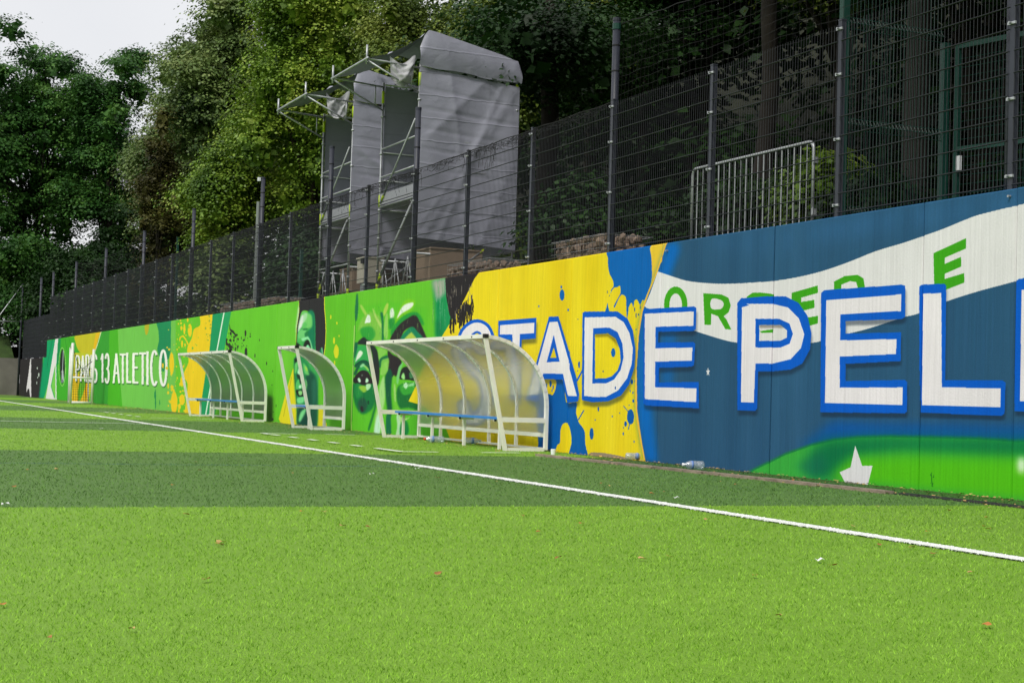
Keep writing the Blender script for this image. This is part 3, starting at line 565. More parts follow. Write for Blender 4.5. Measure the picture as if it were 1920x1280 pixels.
    letters = [
        ([z7((1030,145),(1138,139),(1355,868),(1352,900),(1378,1030),(1368,1100),(1355,1112),(1240,1128),(1185,860),(960,855),(905,1110),(760,1100),(880,690))], [z7((1036,206),(1128,198),(1255,640),(1258,705),(1352,1050),(1245,1046),(1190,796),(965,792),(905,1040),(790,1032),(893,725))], [z7((1085,350),(1152,656),(1004,664))], [z7((1085,495),(1116,612),(1045,613))]),
        ([z7((452,190),(886,157),(880,392),(718,405),(705,1100),(585,1092),(600,412),(452,385))], [z7((470,240),(862,213),(860,330),(697,340),(690,1040),(606,1035),(613,346),(468,347))], [], []),
        ([a((257,408),(268,401),(440,400),(492,438),(520,500),(533,600),(528,690),(500,780),(458,838),(390,868),(310,873),(254,862))], [a((268,431),(430,428),(472,456),(502,512),(520,592),(514,672),(490,748),(442,812),(380,845),(320,846),(265,840))], [a((312,488),(396,484),(440,508),(465,568),(471,640),(456,705),(422,754),(380,775),(308,775))], [a((322,520),(390,515),(430,543),(452,598),(456,660),(440,708),(410,738),(380,748),(322,750))]),
        ([a((574,388),(840,374),(852,382),(850,492),(836,502),(652,506),(652,562),(838,560),(846,568),(840,680),(826,688),(652,694),(652,770),(864,767),(866,905),(590,890),(574,880))], [a((582,412),(838,400),(836,475),(638,480),(638,592),(832,588),(828,656),(636,662),(636,796),(853,800),(850,873),(582,857))], [], []),
        ([[(1383,568),(1390,559),(1440,555.5)]+b((150,445),(200,470),(235,520),(251,590),(245,650),(215,705),(170,728),(100,735),(45,736))+[(1420,766),(1416,770),(1383,769)]], [a((1090,378),(1128,368))+b((0,474),(100,474),(160,488),(202,530),(223,592),(210,645),(170,688),(100,705),(35,705))+a((1152,875),(1085,873))], [b((35,532),(125,532),(165,550),(179,590),(166,628),(130,643),(35,643))], [b((50,556),(130,556),(156,576),(156,604),(130,617),(50,617))]),
        ([e2o], [e2w], [], []),
        ([b((668,408),(676,400),(766,396),(774,404),(770,768),(992,770),(1004,778),(1000,898),(990,906),(668,895))], [b((685,435),(755,432),(757,797),(986,800),(984,873),(680,865))], [], []),
        ([scale_e(e2o)], [scale_e(e2w)], [], [])]
    spath = [(918,645),(908,618),(890,612),(872,630),(874,665),(890,690),(908,712),(914,750),(900,780),(880,782),(868,755)]
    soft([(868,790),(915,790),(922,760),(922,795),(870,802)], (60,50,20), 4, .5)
    stroke(sm(spath, 4, False), 26, LB); stroke(sm([(x, y+1) for x, y in spath], 4, False), 16, WH)
    for o, wt, hb, hi in letters:
        for p in o: soft([(x+1.5, y+9) for x, y in p], (20,34,52), 2.4, .5)
    for o, wt, hb, hi in letters:
        keep = [(mask(tex(p)), p) for p in hi]; sv = [CAN[q[1], q[2]].copy() if q else None for q, p in keep]
        for p in o: poly(p, LB)
        for p in wt: poly(p, WH)
        for p in hb: poly(p, LB)
        for (q, p), s in zip(keep, sv):
            if q: m = q[0][..., None]; CAN[q[1], q[2]] = CAN[q[1], q[2]]*(1-m)+s*m
    # P and D counters need what lies behind them
    q = b((50,556),(130,556),(156,576),(156,604),(130,617),(50,617)); poly(q, (222,220,220)); poly(b((50,580),(104,572),(98,585),(60,586)), LG); soft(b((50,556),(130,556),(150,566),(50,566)), (120,110,100), 2, .8)
    q = a((322,520),(390,515),(430,543),(452,598),(456,660),(440,708),(410,738),(380,748),(322,750)); poly(q, YE); soft(a((322,520),(390,515),(430,543),(446,590),(425,560),(390,530),(322,534)), (110,96,20), 2, .8); poly(ell(1150,661,4,8.5), BLUE); poly(ell(1131,696,1,2), (30,80,120))
    q = z7((1085,495),(1116,612),(1045,613)); poly(q, (226,200,30))
    poly(ell(1154,727,1.2,3), (30,90,170))
    # paint thinned and scuffed along the foot of the wall
    for _ in range(150):
        x = random.uniform(1000, 2000); y = 843+(x-1020)*.107; poly(ell(x, y+random.uniform(0, 5), random.uniform(1, 9), random.uniform(.6, 2.6), .3), random.choice([(120,112,100),(90,88,82),(150,138,120)]), .6)
    for _ in range(60):
        x = random.uniform(100, 1020); y = 747+(x-100)*.107; poly(ell(x, y+random.uniform(0, 3), random.uniform(1, 5), random.uniform(.5, 1.6), .3), (96,92,80), .6)
    poly(sm([(1104,851),(1120,848),(1140,850),(1165,855),(1182,862),(1182,880),(1100,880)], 3), (150,134,112))
paint()
img = bpy.data.images.new('mural_paint', WI, HI, alpha=False)
buf = np.ones((HI, WI, 4), np.float32); buf[..., :3] = np.clip(CAN, 0, 1); img.pixels.foreach_set(buf.ravel()); img.update()

def mural_mat():
    m = bpy.data.materials.new('painted_concrete'); m.use_nodes = True; n = m.node_tree; b = n.nodes['Principled BSDF']
    t = n.nodes.new('ShaderNodeTexImage'); t.image = img; t.extension = 'EXTEND'; uv = n.nodes.new('ShaderNodeUVMap'); uv.uv_map = 'UVMap'
    n.links.new(uv.outputs['UV'], t.inputs['Vector'])
    g = n.nodes.new('ShaderNodeNewGeometry'); mp = n.nodes.new('ShaderNodeMapping'); n.links.new(g.outputs['Position'], mp.inputs['Vector'])
    mp.inputs['Scale'].default_value = (1, 1, .03)
    rb = n.nodes.new('ShaderNodeTexNoise'); rb.inputs['Scale'].default_value = 34; rb.inputs['Detail'].default_value = 3; n.links.new(mp.outputs['Vector'], rb.inputs['Vector'])
    gr = n.nodes.new('ShaderNodeTexNoise'); gr.inputs['Scale'].default_value = 60; gr.inputs['Detail'].default_value = 5; n.links.new(g.outputs['Position'], gr.inputs['Vector'])
    st = n.nodes.new('ShaderNodeTexNoise'); st.inputs['Scale'].default_value = 1.1; st.inputs['Detail'].default_value = 7; st.inputs['Roughness'].default_value = .65; n.links.new(g.outputs['Position'], st.inputs['Vector'])
    r1 = n.nodes.new('ShaderNodeValToRGB'); r1.color_ramp.elements[0].position = .3; r1.color_ramp.elements[1].position = .7
    r1.color_ramp.elements[0].color = (.93,.93,.93,1); r1.color_ramp.elements[1].color = (1.05,1.05,1.05,1); n.links.new(rb.outputs['Fac'], r1.inputs['Fac'])
    r2 = n.nodes.new('ShaderNodeValToRGB'); r2.color_ramp.elements[0].position = .25; r2.color_ramp.elements[1].position = .75
    r2.color_ramp.elements[0].color = (.92,.92,.92,1); r2.color_ramp.elements[1].color = (1.05,1.05,1.05,1); n.links.new(st.outputs['Fac'], r2.inputs['Fac'])
    def mul(a, b_):
        x = n.nodes.new('ShaderNodeMix'); x.data_type = 'RGBA'; x.blend_type = 'MULTIPLY'; x.inputs['Factor'].default_value = 1
        n.links.new(a, x.inputs['A']); n.links.new(b_, x.inputs['B']); return x.outputs['Result']
    n.links.new(mul(mul(t.outputs['Color'], r1.outputs['Color']), r2.outputs['Color']), b.inputs['Base Color'])
    ad = n.nodes.new('ShaderNodeMath'); ad.operation = 'MULTIPLY_ADD'; ad.inputs[1].default_value = .5; n.links.new(gr.outputs['Fac'], ad.inputs[0]); n.links.new(rb.outputs['Fac'], ad.inputs[2])
    bp = n.nodes.new('ShaderNodeBump'); bp.inputs['Strength'].default_value = .55; bp.inputs['Distance'].default_value = .012; n.links.new(ad.outputs[0], bp.inputs['Height'])
    n.links.new(bp.outputs['Normal'], b.inputs['Normal']); b.inputs['Roughness'].default_value = .75; b.inputs['Specular IOR Level'].default_value = .12
    return m
MURAL = mural_mat()

# ------------------------------------------------------------------ structure: pitch
g = MB()
xs = [-60,-30,-10,0,4,8,D+.3]; ys = [-30,-10,0,8,16,24,32,48,64,100,150]
for i in range(len(xs)-1):
    for j in range(len(ys)-1):
        g.add([(xs[i],ys[j],0),(xs[i+1],ys[j],0),(xs[i+1],ys[j+1],0),(xs[i],ys[j+1],0)], [(0,1,2,3)])
g.build('pitch', TURF, kind='structure', label='artificial turf pitch mown in light and dark green bands')
b = MB(); b.add([(-400,-300,-.02),(400,-300,-.02),(400,700,-.02),(-400,700,-.02)], [(0,1,2,3)]); b.build('ground', MAT['soil'], kind='structure')

def touch_x(y): return 5.66+(y-6.3)*.0083
def blades(n, r0, r1, az0, az1, hgt, wid, seed, sel=None):
    rng = np.random.default_rng(seed)
    r = r0*(r1/r0)**rng.random(n); a = R(az0)+rng.random(n)*R(az1-az0)
    x, y = r*np.sin(a), r*np.cos(a); k = np.maximum(1, r/4.5)**.72
    ok = (x < D-.02) & (sel(x, y) if sel is not None else True)
    x, y, k = x[ok], y[ok], k[ok]; n = len(x)
    th = rng.random(n)*2*np.pi; ph = 1.6*np.sin(x*23+1.7*np.sin(y*19))+1.6*np.sin(y*27+1.3*np.sin(x*17))+rng.random(n)*4.4; ln = .45+rng.random(n)*1.0
    h = hgt*(.6+.6*rng.random(n))*np.minimum(k, 2.2)**.5; wd = wid*k*(.7+.6*rng.random(n))
    bx, by = np.cos(th)*wd/2, np.sin(th)*wd/2; tx, ty = np.cos(ph)*h*ln, np.sin(ph)*h*ln
    V = np.zeros((n, 4, 3)); zz = np.full(n, -.002)
    V[:,0] = np.stack([x-bx, y-by, zz], 1); V[:,1] = np.stack([x+bx, y+by, zz], 1)
    V[:,2] = np.stack([x+tx+bx*.35, y+ty+by*.35, h], 1); V[:,3] = np.stack([x+tx-bx*.35, y+ty-by*.35, h], 1)
    return V.reshape(-1, 3), np.arange(4*n).reshape(n, 4)
v, f = blades(480000, 2.3, 60, -12, 56, .0088, .0030, 3, lambda x, y: np.abs(x-touch_x(y)) > .07)
link('turf', npmesh('turf', v, f), BLADE, kind='stuff', label='fine synthetic grass blades of the near pitch')

def line_strip(name, pts, wd, z, label, rag=.006):
    b = MB(); n = max(2, int(sum(np.hypot(*(np.array(q)-np.array(p))) for p, q in zip(pts[:-1], pts[1:]))/.06)); n = min(n, 900)
    p, q = np.array(pts[0], float), np.array(pts[-1], float); d = (q-p)/np.linalg.norm(q-p); nn = np.array([-d[1], d[0]])
    P = []
    for i, t in enumerate(np.linspace(0, 1, n)):
        c = p+(q-p)*t; e = random.uniform(-rag, rag); e2 = random.uniform(-rag, rag)
        P += [(*(c+nn*(wd/2+e)), z), (*(c-nn*(wd/2+e2)), z)]
    b.add(P, [(2*i, 2*i+1, 2*i+3, 2*i+2) for i in range(n-1)])
    return b.build(name, WHITE_TURF, kind='structure', label=label)
tl = line_strip('touchline', [(touch_x(3), 3), (touch_x(95), 95)], .13, .010, 'white touchline running along the pitch beside the shelters')
rng = np.random.default_rng(5); n = 26000; yy = 5*(40/5)**rng.random(n); xx = touch_x(yy)+(rng.random(n)-.5)*.135
k = np.maximum(1, yy/6); th = rng.random(n)*6.28; wd = .003*k; hh = .011*(.6+.6*rng.random(n)); ph = rng.random(n)*6.28
V = np.zeros((n,4,3)); V[:,0] = np.stack([xx-np.cos(th)*wd, yy-np.sin(th)*wd, 0*xx+.004], 1); V[:,1] = np.stack([xx+np.cos(th)*wd, yy+np.sin(th)*wd, 0*xx+.004], 1)
V[:,2] = V[:,1]*[1,1,0]+np.stack([np.cos(ph)*hh*.6, np.sin(ph)*hh*.6, hh], 1); V[:,3] = V[:,0]*[1,1,0]+np.stack([np.cos(ph)*hh*.6, np.sin(ph)*hh*.6, hh], 1)
link('touchline_fibre', npmesh('touchline_fibre', V.reshape(-1,3), np.arange(4*n).reshape(n,4)), WHITE_TURF, kind='stuff', label='white synthetic grass fibres of the touchline')
line_strip('halfway_line', [(touch_x(29.85), 29.85), (-45, 29.75)], .10, .02, 'white halfway line crossing the far pitch')
for i in range(5): 
    y0 = 19.9+i*1.03; line_strip('technical_area_dash', [(6.735, y0), (6.735, y0+.42)], .09, .022, 'short white dash of the dashed line beside the touchline')
for nm, px in (('a', ((6.74,19.3),(6.74,18.32))), ('b', ((6.70,18.30),(7.24,18.30))), ('c', ((7.86,18.34),(8.44,18.42))), ('d', ((6.72,25.1),(7.32,25.0))), ('e', ((7.85,25.1),(8.36,25.06))), ('f', ((6.74,25.1),(6.74,24.6))), ('g', ((6.9,35.4),(7.5,35.35))), ('h', ((7.9,35.4),(8.35,35.4))), ('i', ((6.76,41.9),(7.4,41.8)))):
    line_strip('technical_area_line', px, .09, .022, 'white end line of the coaching zone beside the shelters')
for i in range(5):
    y0 = 36.3+i*1.1; line_strip('technical_area_dash', [(6.8, y0), (6.8, y0+.45)], .09, .022, 'short white dash of the dashed line beside the touchline')

# kerb along the wall, broken off to a dark slot on the right
kb = thing('kerb', 'low weathered kerb along the foot of the painted wall', None, (8.6, 11, 0)); kb['kind'] = 'structure'
yk = 10.98
while yk < 17.6:
    b = MB(); x = 8.655-(yk-10.98)*.024; b.box((x-.05, yk+.006, -.02), (x+.05, yk+.994, .028)); b.build('kerb_stone', MAT['kerb'], kb); yk += 1.0
b = MB(); b.box((8.68, 5, -.03), (8.73, 10.97, .012)); b.box((8.76, 5, -.03), (8.79, 10.97, .016)); b.build('drain_slot', MAT['core'], kind='structure', label='dark open slot where the kerb is missing')

# ------------------------------------------------------------------ the wall
wall = thing('mural_wall', 'long concrete retaining wall painted with a green, yellow and blue football mural', 'wall', (D, 40, 0))
seams = [2.8, 5.3, 7.8, 10.33, 11.58, 14.08, 16.55, 19.06]
while seams[-1] < 72: seams.append(seams[-1]+2.53)
seams = [s for s in seams if s < 73.2]+[74.05]
def panel(y0, y1, h, xo=0.0, name='concrete_panel'):
    g = .009; y0 += g; y1 -= g; n = max(2, int((y1-y0)/.3)); ysn = np.linspace(y0, y1, n+1); x = D+xo; e = .012
    V, Fc, UV = [], [], []
    def quad(p, uvp=None):
        i = len(V); V.extend(p); Fc.append((i, i+1, i+2, i+3)); UV.extend([(float(y2c(q[1])/WI), q[2]/H) for q in p])
    for a, b in zip(ysn[:-1], ysn[1:]):
        ia, ib = (a+e if a == y0 else a), (b-e if b == y1 else b)
        quad([(x, ib, -.05), (x, ia, -.05), (x, ia, h-e), (x, ib, h-e)])
        quad([(x, ib, h-e), (x, ia, h-e), (x+e, ia if a != y0 else a, h), (x+e, ib if b != y1 else b, h)])
        quad([(x+e, b, h), (x+e, a, h), (x+.2, a, h), (x+.2, b, h)])
    quad([(x, y0+e, -.05), (x+e, y0, -.05), (x+e, y0, h), (x, y0+e, h-e)]); quad([(x+e, y1, -.05), (x, y1-e, -.05), (x, y1-e, h-e), (x+e, y1, h)])
    quad([(x+e, y0, -.05), (x+.2, y0, -.05), (x+.2, y0, h), (x+e, y0, h)]); quad([(x+.2, y1, -.05), (x+e, y1, -.05), (x+e, y1, h), (x+.2, y1, h)])
    me = bpy.data.meshes.new(name); o = WL[wall.name]
    me.from_pydata([(a-o[0], b-o[1], c-o[2]) for a, b, c in V], [], Fc); u = me.uv_layers.new(name='UVMap')
    u.data.foreach_set('uv', np.array(UV, np.float32).ravel()); me.update(); return link(name, me, MURAL, wall)
for a, b in zip(seams[:-1], seams[1:]): panel(a, b, H, -.015 if b < 10.5 else random.uniform(-.004, .004))
for a, b in ((74.05,76.6),(76.6,79.2),(79.2,81.8),(81.8,84.4)): panel(a, b, 1.93)
b = MB(); b.box((D+.05, 2.8, 0), (D+.17, 74.0, H-.03)); b.box((D+.05, 74.0, 0), (D+.17, 84.4, 1.9)); b.build('joint_core', MAT['core'], wall)
b = MB()
for px, py in ((1892,368),(1250,470)):
    p = at(px, py, x=D-.02); b.tube([(D-.035, p[1], p[2]), (D+.01, p[1], p[2])], .012, 6)
b.build('anchor_bolt', MAT['galv'], wall)
# block wall across the far end and the bank above it
ew = MB(); ew.box((-70, 86, -.05), (D+.1, 86.3, 2.0)); ew.build('end_wall', mat('pale_blockwork', (120,116,110), .95, 0, .5, 20, .25, 1.2), base=(0,86,0), label='low grey block wall closing the far end of the pitch', cat='wall')
def sheet(name, xs, ys, zf, m, **kw):
    V = [(x, y, zf(x, y)) for y in ys for x in xs]; nx = len(xs)
    b = MB(); b.add(V, [(j*nx+i, j*nx+i+1, (j+1)*nx+i+1, (j+1)*nx+i) for j in range(len(ys)-1) for i in range(nx-1)]); return b.build(name, m, smooth=True, **kw)
BANK = mat('bank_grass', (52,74,30), 1, 0, .9, 14, .4, 2)
sheet('bank', np.linspace(-70, 9.4, 40), np.linspace(86.31, 130, 24), lambda x, y: 1.98+min(1.6, (y-86.3)*.33)+.12*math.sin(x*1.3+y)+.08*math.sin(x*3.1), BANK, kind='structure', label='grassy bank above the end wall')
def terz(x, y): return 2.62+.05*math.sin(x*2.1+y*.7)+max(0, (x-13.5))*.12+.05*math.sin(y*2.3)+min(11.5, max(0, x-22)*1.3)*(1 if y < 74 else max(.12, 1-(y-74)/14))
sheet('terrace', np.concatenate([np.linspace(D+.19, 16, 12), np.concatenate([np.linspace(17,34,18), np.linspace(40,90,8)])]), np.linspace(-20, 150, 70), terz, MAT['soil'], kind='structure', label='leafy ground behind the painted wall')

# ------------------------------------------------------------------ fence on the wall
FX = D+.1; FT = 4.745
fence = thing('mesh_fence', 'dark grey welded wire fence standing along the top of the painted wall', 'fence', (FX, 40, H))
py_ = [2.9, 5.43, 7.97, 10.51]+[13.06+2.53*i for i in range(24)]
py_ = [10.51-2.53*3, 10.51-2.53*2, 10.51-2.53, 10.51, 13.06, 15.59, 18.12, 20.68, 23.2, 25.7, 28.28, 30.8, 33.7, 36.46, 39.01, 41.57, 44.12, 46.69, 49.14, 51.69, 54.15, 56.64, 59.18, 61.66, 64.1, 66.58, 69.0, 71.45, 73.95]
clip = MB(); clip.box((-.045,-.05,-.012), (-.028,.05,.012)); clip.tube([(-.075,.0,0),(-.028,.0,0)], .012, 6)
postm = MB(); postm.box((-.03,-.03,-.25), (.03,.03,FT-H+.04)); postm.box((-.034,-.034,FT-H+.04), (.034,.034,FT-H+.055))
p0 = None; c0 = None
for y in py_:
    if p0 is None:
        p0 = postm.build('post', MAT['post'], None, base=(0,0,0)); p0.parent = fence; p = p0
    else: p = p0.copy(); COL.objects.link(p)
    p.location = (0, y-40, 0)
    for zc in (.13, .82, 1.5, 1.98):
        if c0 is None: c0 = clip.build('clip', MAT['galv'], None, base=(0,0,0)); c = c0
        else: c = c0.copy(); COL.objects.link(c)
        c.parent = p; c.location = (0, 0, zc)
def wire_panel(L_, hgt, dv=.05, dh=.2, r=.0028):
    b = MB(); n = int(L_/dv)
    for i in range(n+1):
        y = -L_/2+(L_-n*dv)/2+i*dv; b.tube([(0,y,0),(0,y,hgt)], r, 4, False)
    z = .03
    while z < hgt:
        for s in (-1, 1): b.tube([(s*.006,-L_/2,z),(s*.006,L_/2,z)], .0052, 4, False)
        z += dh
    return b
wm = {}
for a, c in zip(py_[:-1], py_[1:]):
    L_ = round(c-a-.07, 2); k = round(L_*20)
    if k not in wm:
        o = wire_panel(L_, FT-H-.02).build('mesh_panel', MAT['wire'], None, base=(0,0,0)); wm[k] = o
    else: o = wm[k].copy(); COL.objects.link(o)
    o.parent = fence; o.location = (-.034, (a+c)/2-40, .02)
# lower stretch beyond the step of the wall
low = thing('low_fence', 'lower dark mesh fence on the stepped-down end of the wall', 'fence', (FX, 79, 1.93))
for y in (76.4, 79.0, 81.6, 84.2):
    p = p0.copy(); COL.objects.link(p); p.parent = low; p.location = (0, y-79, 0)
for a, c in ((73.95,76.4),(76.4,79.0),(79.0,81.6),(81.6,84.2)):
    o = wire_panel(c-a-.07, 2.02).build('mesh_panel', MAT['wire'], None, base=(0,0,0)); o.parent = low; o.location = (-.034, (a+c)/2-79, .02)

# tall posts of the ball-stop net
tallY = [10.62, 18.24, 25.84, 31.0, 36.56, 44.22, 51.75, 59.35, 66.85, 73.98, 78.4]
ORD = ['nearest', 'second', 'third', 'fourth', 'fifth', 'sixth', 'seventh', 'eighth', 'ninth', 'tenth', 'farthest']
where = ['at the right edge above the wide wall joint', 'above the blue splash, with a green strap at its top', 'in front of the scaffold towers, over the painted eyes', 'in front of the left scaffold tower', 'beside the light grey mast', 'left of the light grey mast', 'over the yellow splashes', 'over the white painted lettering', 'over the painted crest', 'at the step of the wall', 'past the step of the wall']
for i, y in enumerate(tallY):
    t = thing('net_post', f'{ORD[i]} tall dark net post {where[i]}', 'post', (FX+.07, y, H), 'tall posts of the ball net above the fence')
    b = MB(); b.tube([(FX+.07,y,H-.9),(FX+.07,y,5.9)], .052, 12); b.build('pole', MAT['post'], t, True)
    b = MB(); b.tube([(FX+.07,y,5.9),(FX+.07,y,5.94)], .056, 12); b.build('cap', MAT['post'], t)
    b = MB()
    for z in (4.72, 5.2, 5.55): b.tube([(FX+.07,y,z),(FX+.07,y,z+.02)], .055, 12)
    b.build('clamp', MAT['dark'], t)
    if i == 1: b = MB(); b.tube([(FX+.07,y,5.78),(FX+.07,y,5.86)], .06, 10); b.build('strap', MAT['green'], t)
    if i == 4:
        b = MB(); b.box((FX-.06,y-.02,5.84), (FX-.0,y+.05,5.93)); b.build('floodlight', MAT['glass'], t)
# ball net still hanging over the near part, rolled up farther along
def net_grid(name, y0, y1, z0, z1, label, cell=.12, sag=.16, r=.0022, x=FX+.07):
    b = MB(); ny = int((y1-y0)/cell)
    def P(y, z): 
        t = (y-y0)/(y1-y0); return (x+.04*math.sin(y*2.1+z*1.3), y, z-sag*4*t*(1-t)*(z-z0)/(z1-z0)+.012*math.sin(y*9+z*5))
    for i in range(ny+1):
        y = y0+i*cell; b.tube([P(y, z) for z in np.linspace(z0, z1, 5)], r, 3, False)
    nz = int((z1-z0)/cell)
    for k in range(nz+1):
        z = z0+(z1-z0)*k/nz; b.tube([P(y, z) for y in np.linspace(y0, y1, 24)], r if k < nz else .006, 3, False)
    return b.build(name, MAT['net'], base=(x, (y0+y1)/2, z0), label=label, cat='net')
net_grid('safety_net', 10.65, 18.2, 4.75, 5.86, 'dark ball net hanging above the fence right of the strapped post')
net_grid('safety_net', 51.8, 66.8, 4.75, 5.85, 'sagging dark ball net between far posts above the fence', .3, .3, .004)
def rolled(y0, y1, label, seed):
    rng = np.random.default_rng(seed); b = MB(); n = int((y1-y0)*11)
    for i in range(n):
        y = rng.uniform(y0, y1); L_ = rng.uniform(.25, .9); z = FT-.01+rng.normal(0, .025); pts = []
        for t in np.linspace(0, 1, 6): pts.append((FX-.02+rng.normal(0, .03), y+L_*t, z+rng.normal(0, .018)-.07*math.sin(t*math.pi)*rng.random()))
        b.tube(pts, .003, 3, False)
    for i in range(int(n*.8)):                     # loose meshes hanging from the roll
        y = rng.uniform(y0, y1); l = rng.uniform(.05, .42)*(.4+.6*abs(math.sin(y*.9)))
        b.tube([(FX-.05, y, FT), (FX-.055+rng.normal(0, .01), y+rng.normal(0, .05), FT-l*.5), (FX-.05, y+rng.normal(0, .05), FT-l)], .003, 3, False)
    b.tube([(FX-.02, y, FT+.02+.008*math.sin(y*5)) for y in np.arange(y0, y1, .2)], .008, 5)
    return b.build('rolled_net', MAT['net'], base=(FX, (y0+y1)/2, FT), label=label, cat='net')
rolled(18.2, 25.8, 'tangled black net rolled along the fence top beside the large grey tarpaulin', 1)
rolled(25.9, 36.5, 'tangled black net rolled along the fence top in front of the scaffold towers', 2)
rolled(36.6, 44.2, 'tangled black net rolled along the fence top left of the grey mast', 3)
rolled(44.2, 51.8, 'thin black net rolled along the fence top over the yellow splashes', 4)
# end frame of the net far left
t = thing('end_net_frame', 'slender dark corner post with grey stays at the far left end of the wall', 'post', (9.4, 86.0, 0))
b = MB(); b.tube([(9.55,85.9,0),(9.6,85.9,6.05)], .06, 10); b.build('pole', MAT['post'], t, True)
for q in (((9.58,85.9,6.0),(8.42,85.9,4.2),(6.2,85.9,.9)), ((9.55,85.9,3.98),(8.4,85.9,3.95),(2,85.9,3.8))):
    b = MB(); b.tube(q, .03, 6); b.build('stay', MAT['galv'], t, True)

# ------------------------------------------------------------------ scaffold camera towers behind the fence
SXF, SXB = 10.6, 12.73
def drape(P00, P10, P01, P11, nu, nv, amp, seed, fold=.4, bend=None):
    """tarpaulin over four corners with creases and sag"""
    rng = np.random.default_rng(seed); P00, P10, P01, P11 = (np.array(p, float) for p in (P00, P10, P01, P11))
    nrm = np.cross(P10-P00, P01-P00); nrm /= np.linalg.norm(nrm); Hh = np.linalg.norm(P01-P00)
    ph = rng.random(8)*6.28; V = []
    lines = [(rng.uniform(-1, 1), rng.uniform(-1, 1), rng.uniform(.1, .9), rng.uniform(.5, 1.2)) for _ in range(7)]
    for j in range(nv+1):
        for i in range(nu+1):
            u, v = i/nu, j/nv; p = (P00*(1-u)+P10*u)*(1-v)+(P01*(1-u)+P11*u)*v
            d = .5*math.sin(2.2*u+3*v+ph[0])+.3*math.sin(7*u-4*v+ph[1])+.22*math.sin(4*u+11*v+ph[2])
            for a, b_, c, k in lines:             # diagonal pull creases
                s = (u-.5)*a+(v-.5)*b_; d += .75*k*math.exp(-abs(s-(c-.5)*.6)/.035)
            fr = (v*Hh/fold) % 1; d -= .35*math.exp(-((fr-.5)/.07)**2)
            e = min(1, 5*min(u, 1-u)+.15)
            q = p+nrm*amp*d*e
            if bend: q = q+np.array(bend(u, v))
            V.append(q)
    Fc = [(j*(nu+1)+i, j*(nu+1)+i+1, (j+1)*(nu+1)+i+1, (j+1)*(nu+1)+i) for j in range(nv) for i in range(nu)]
    return V, Fc
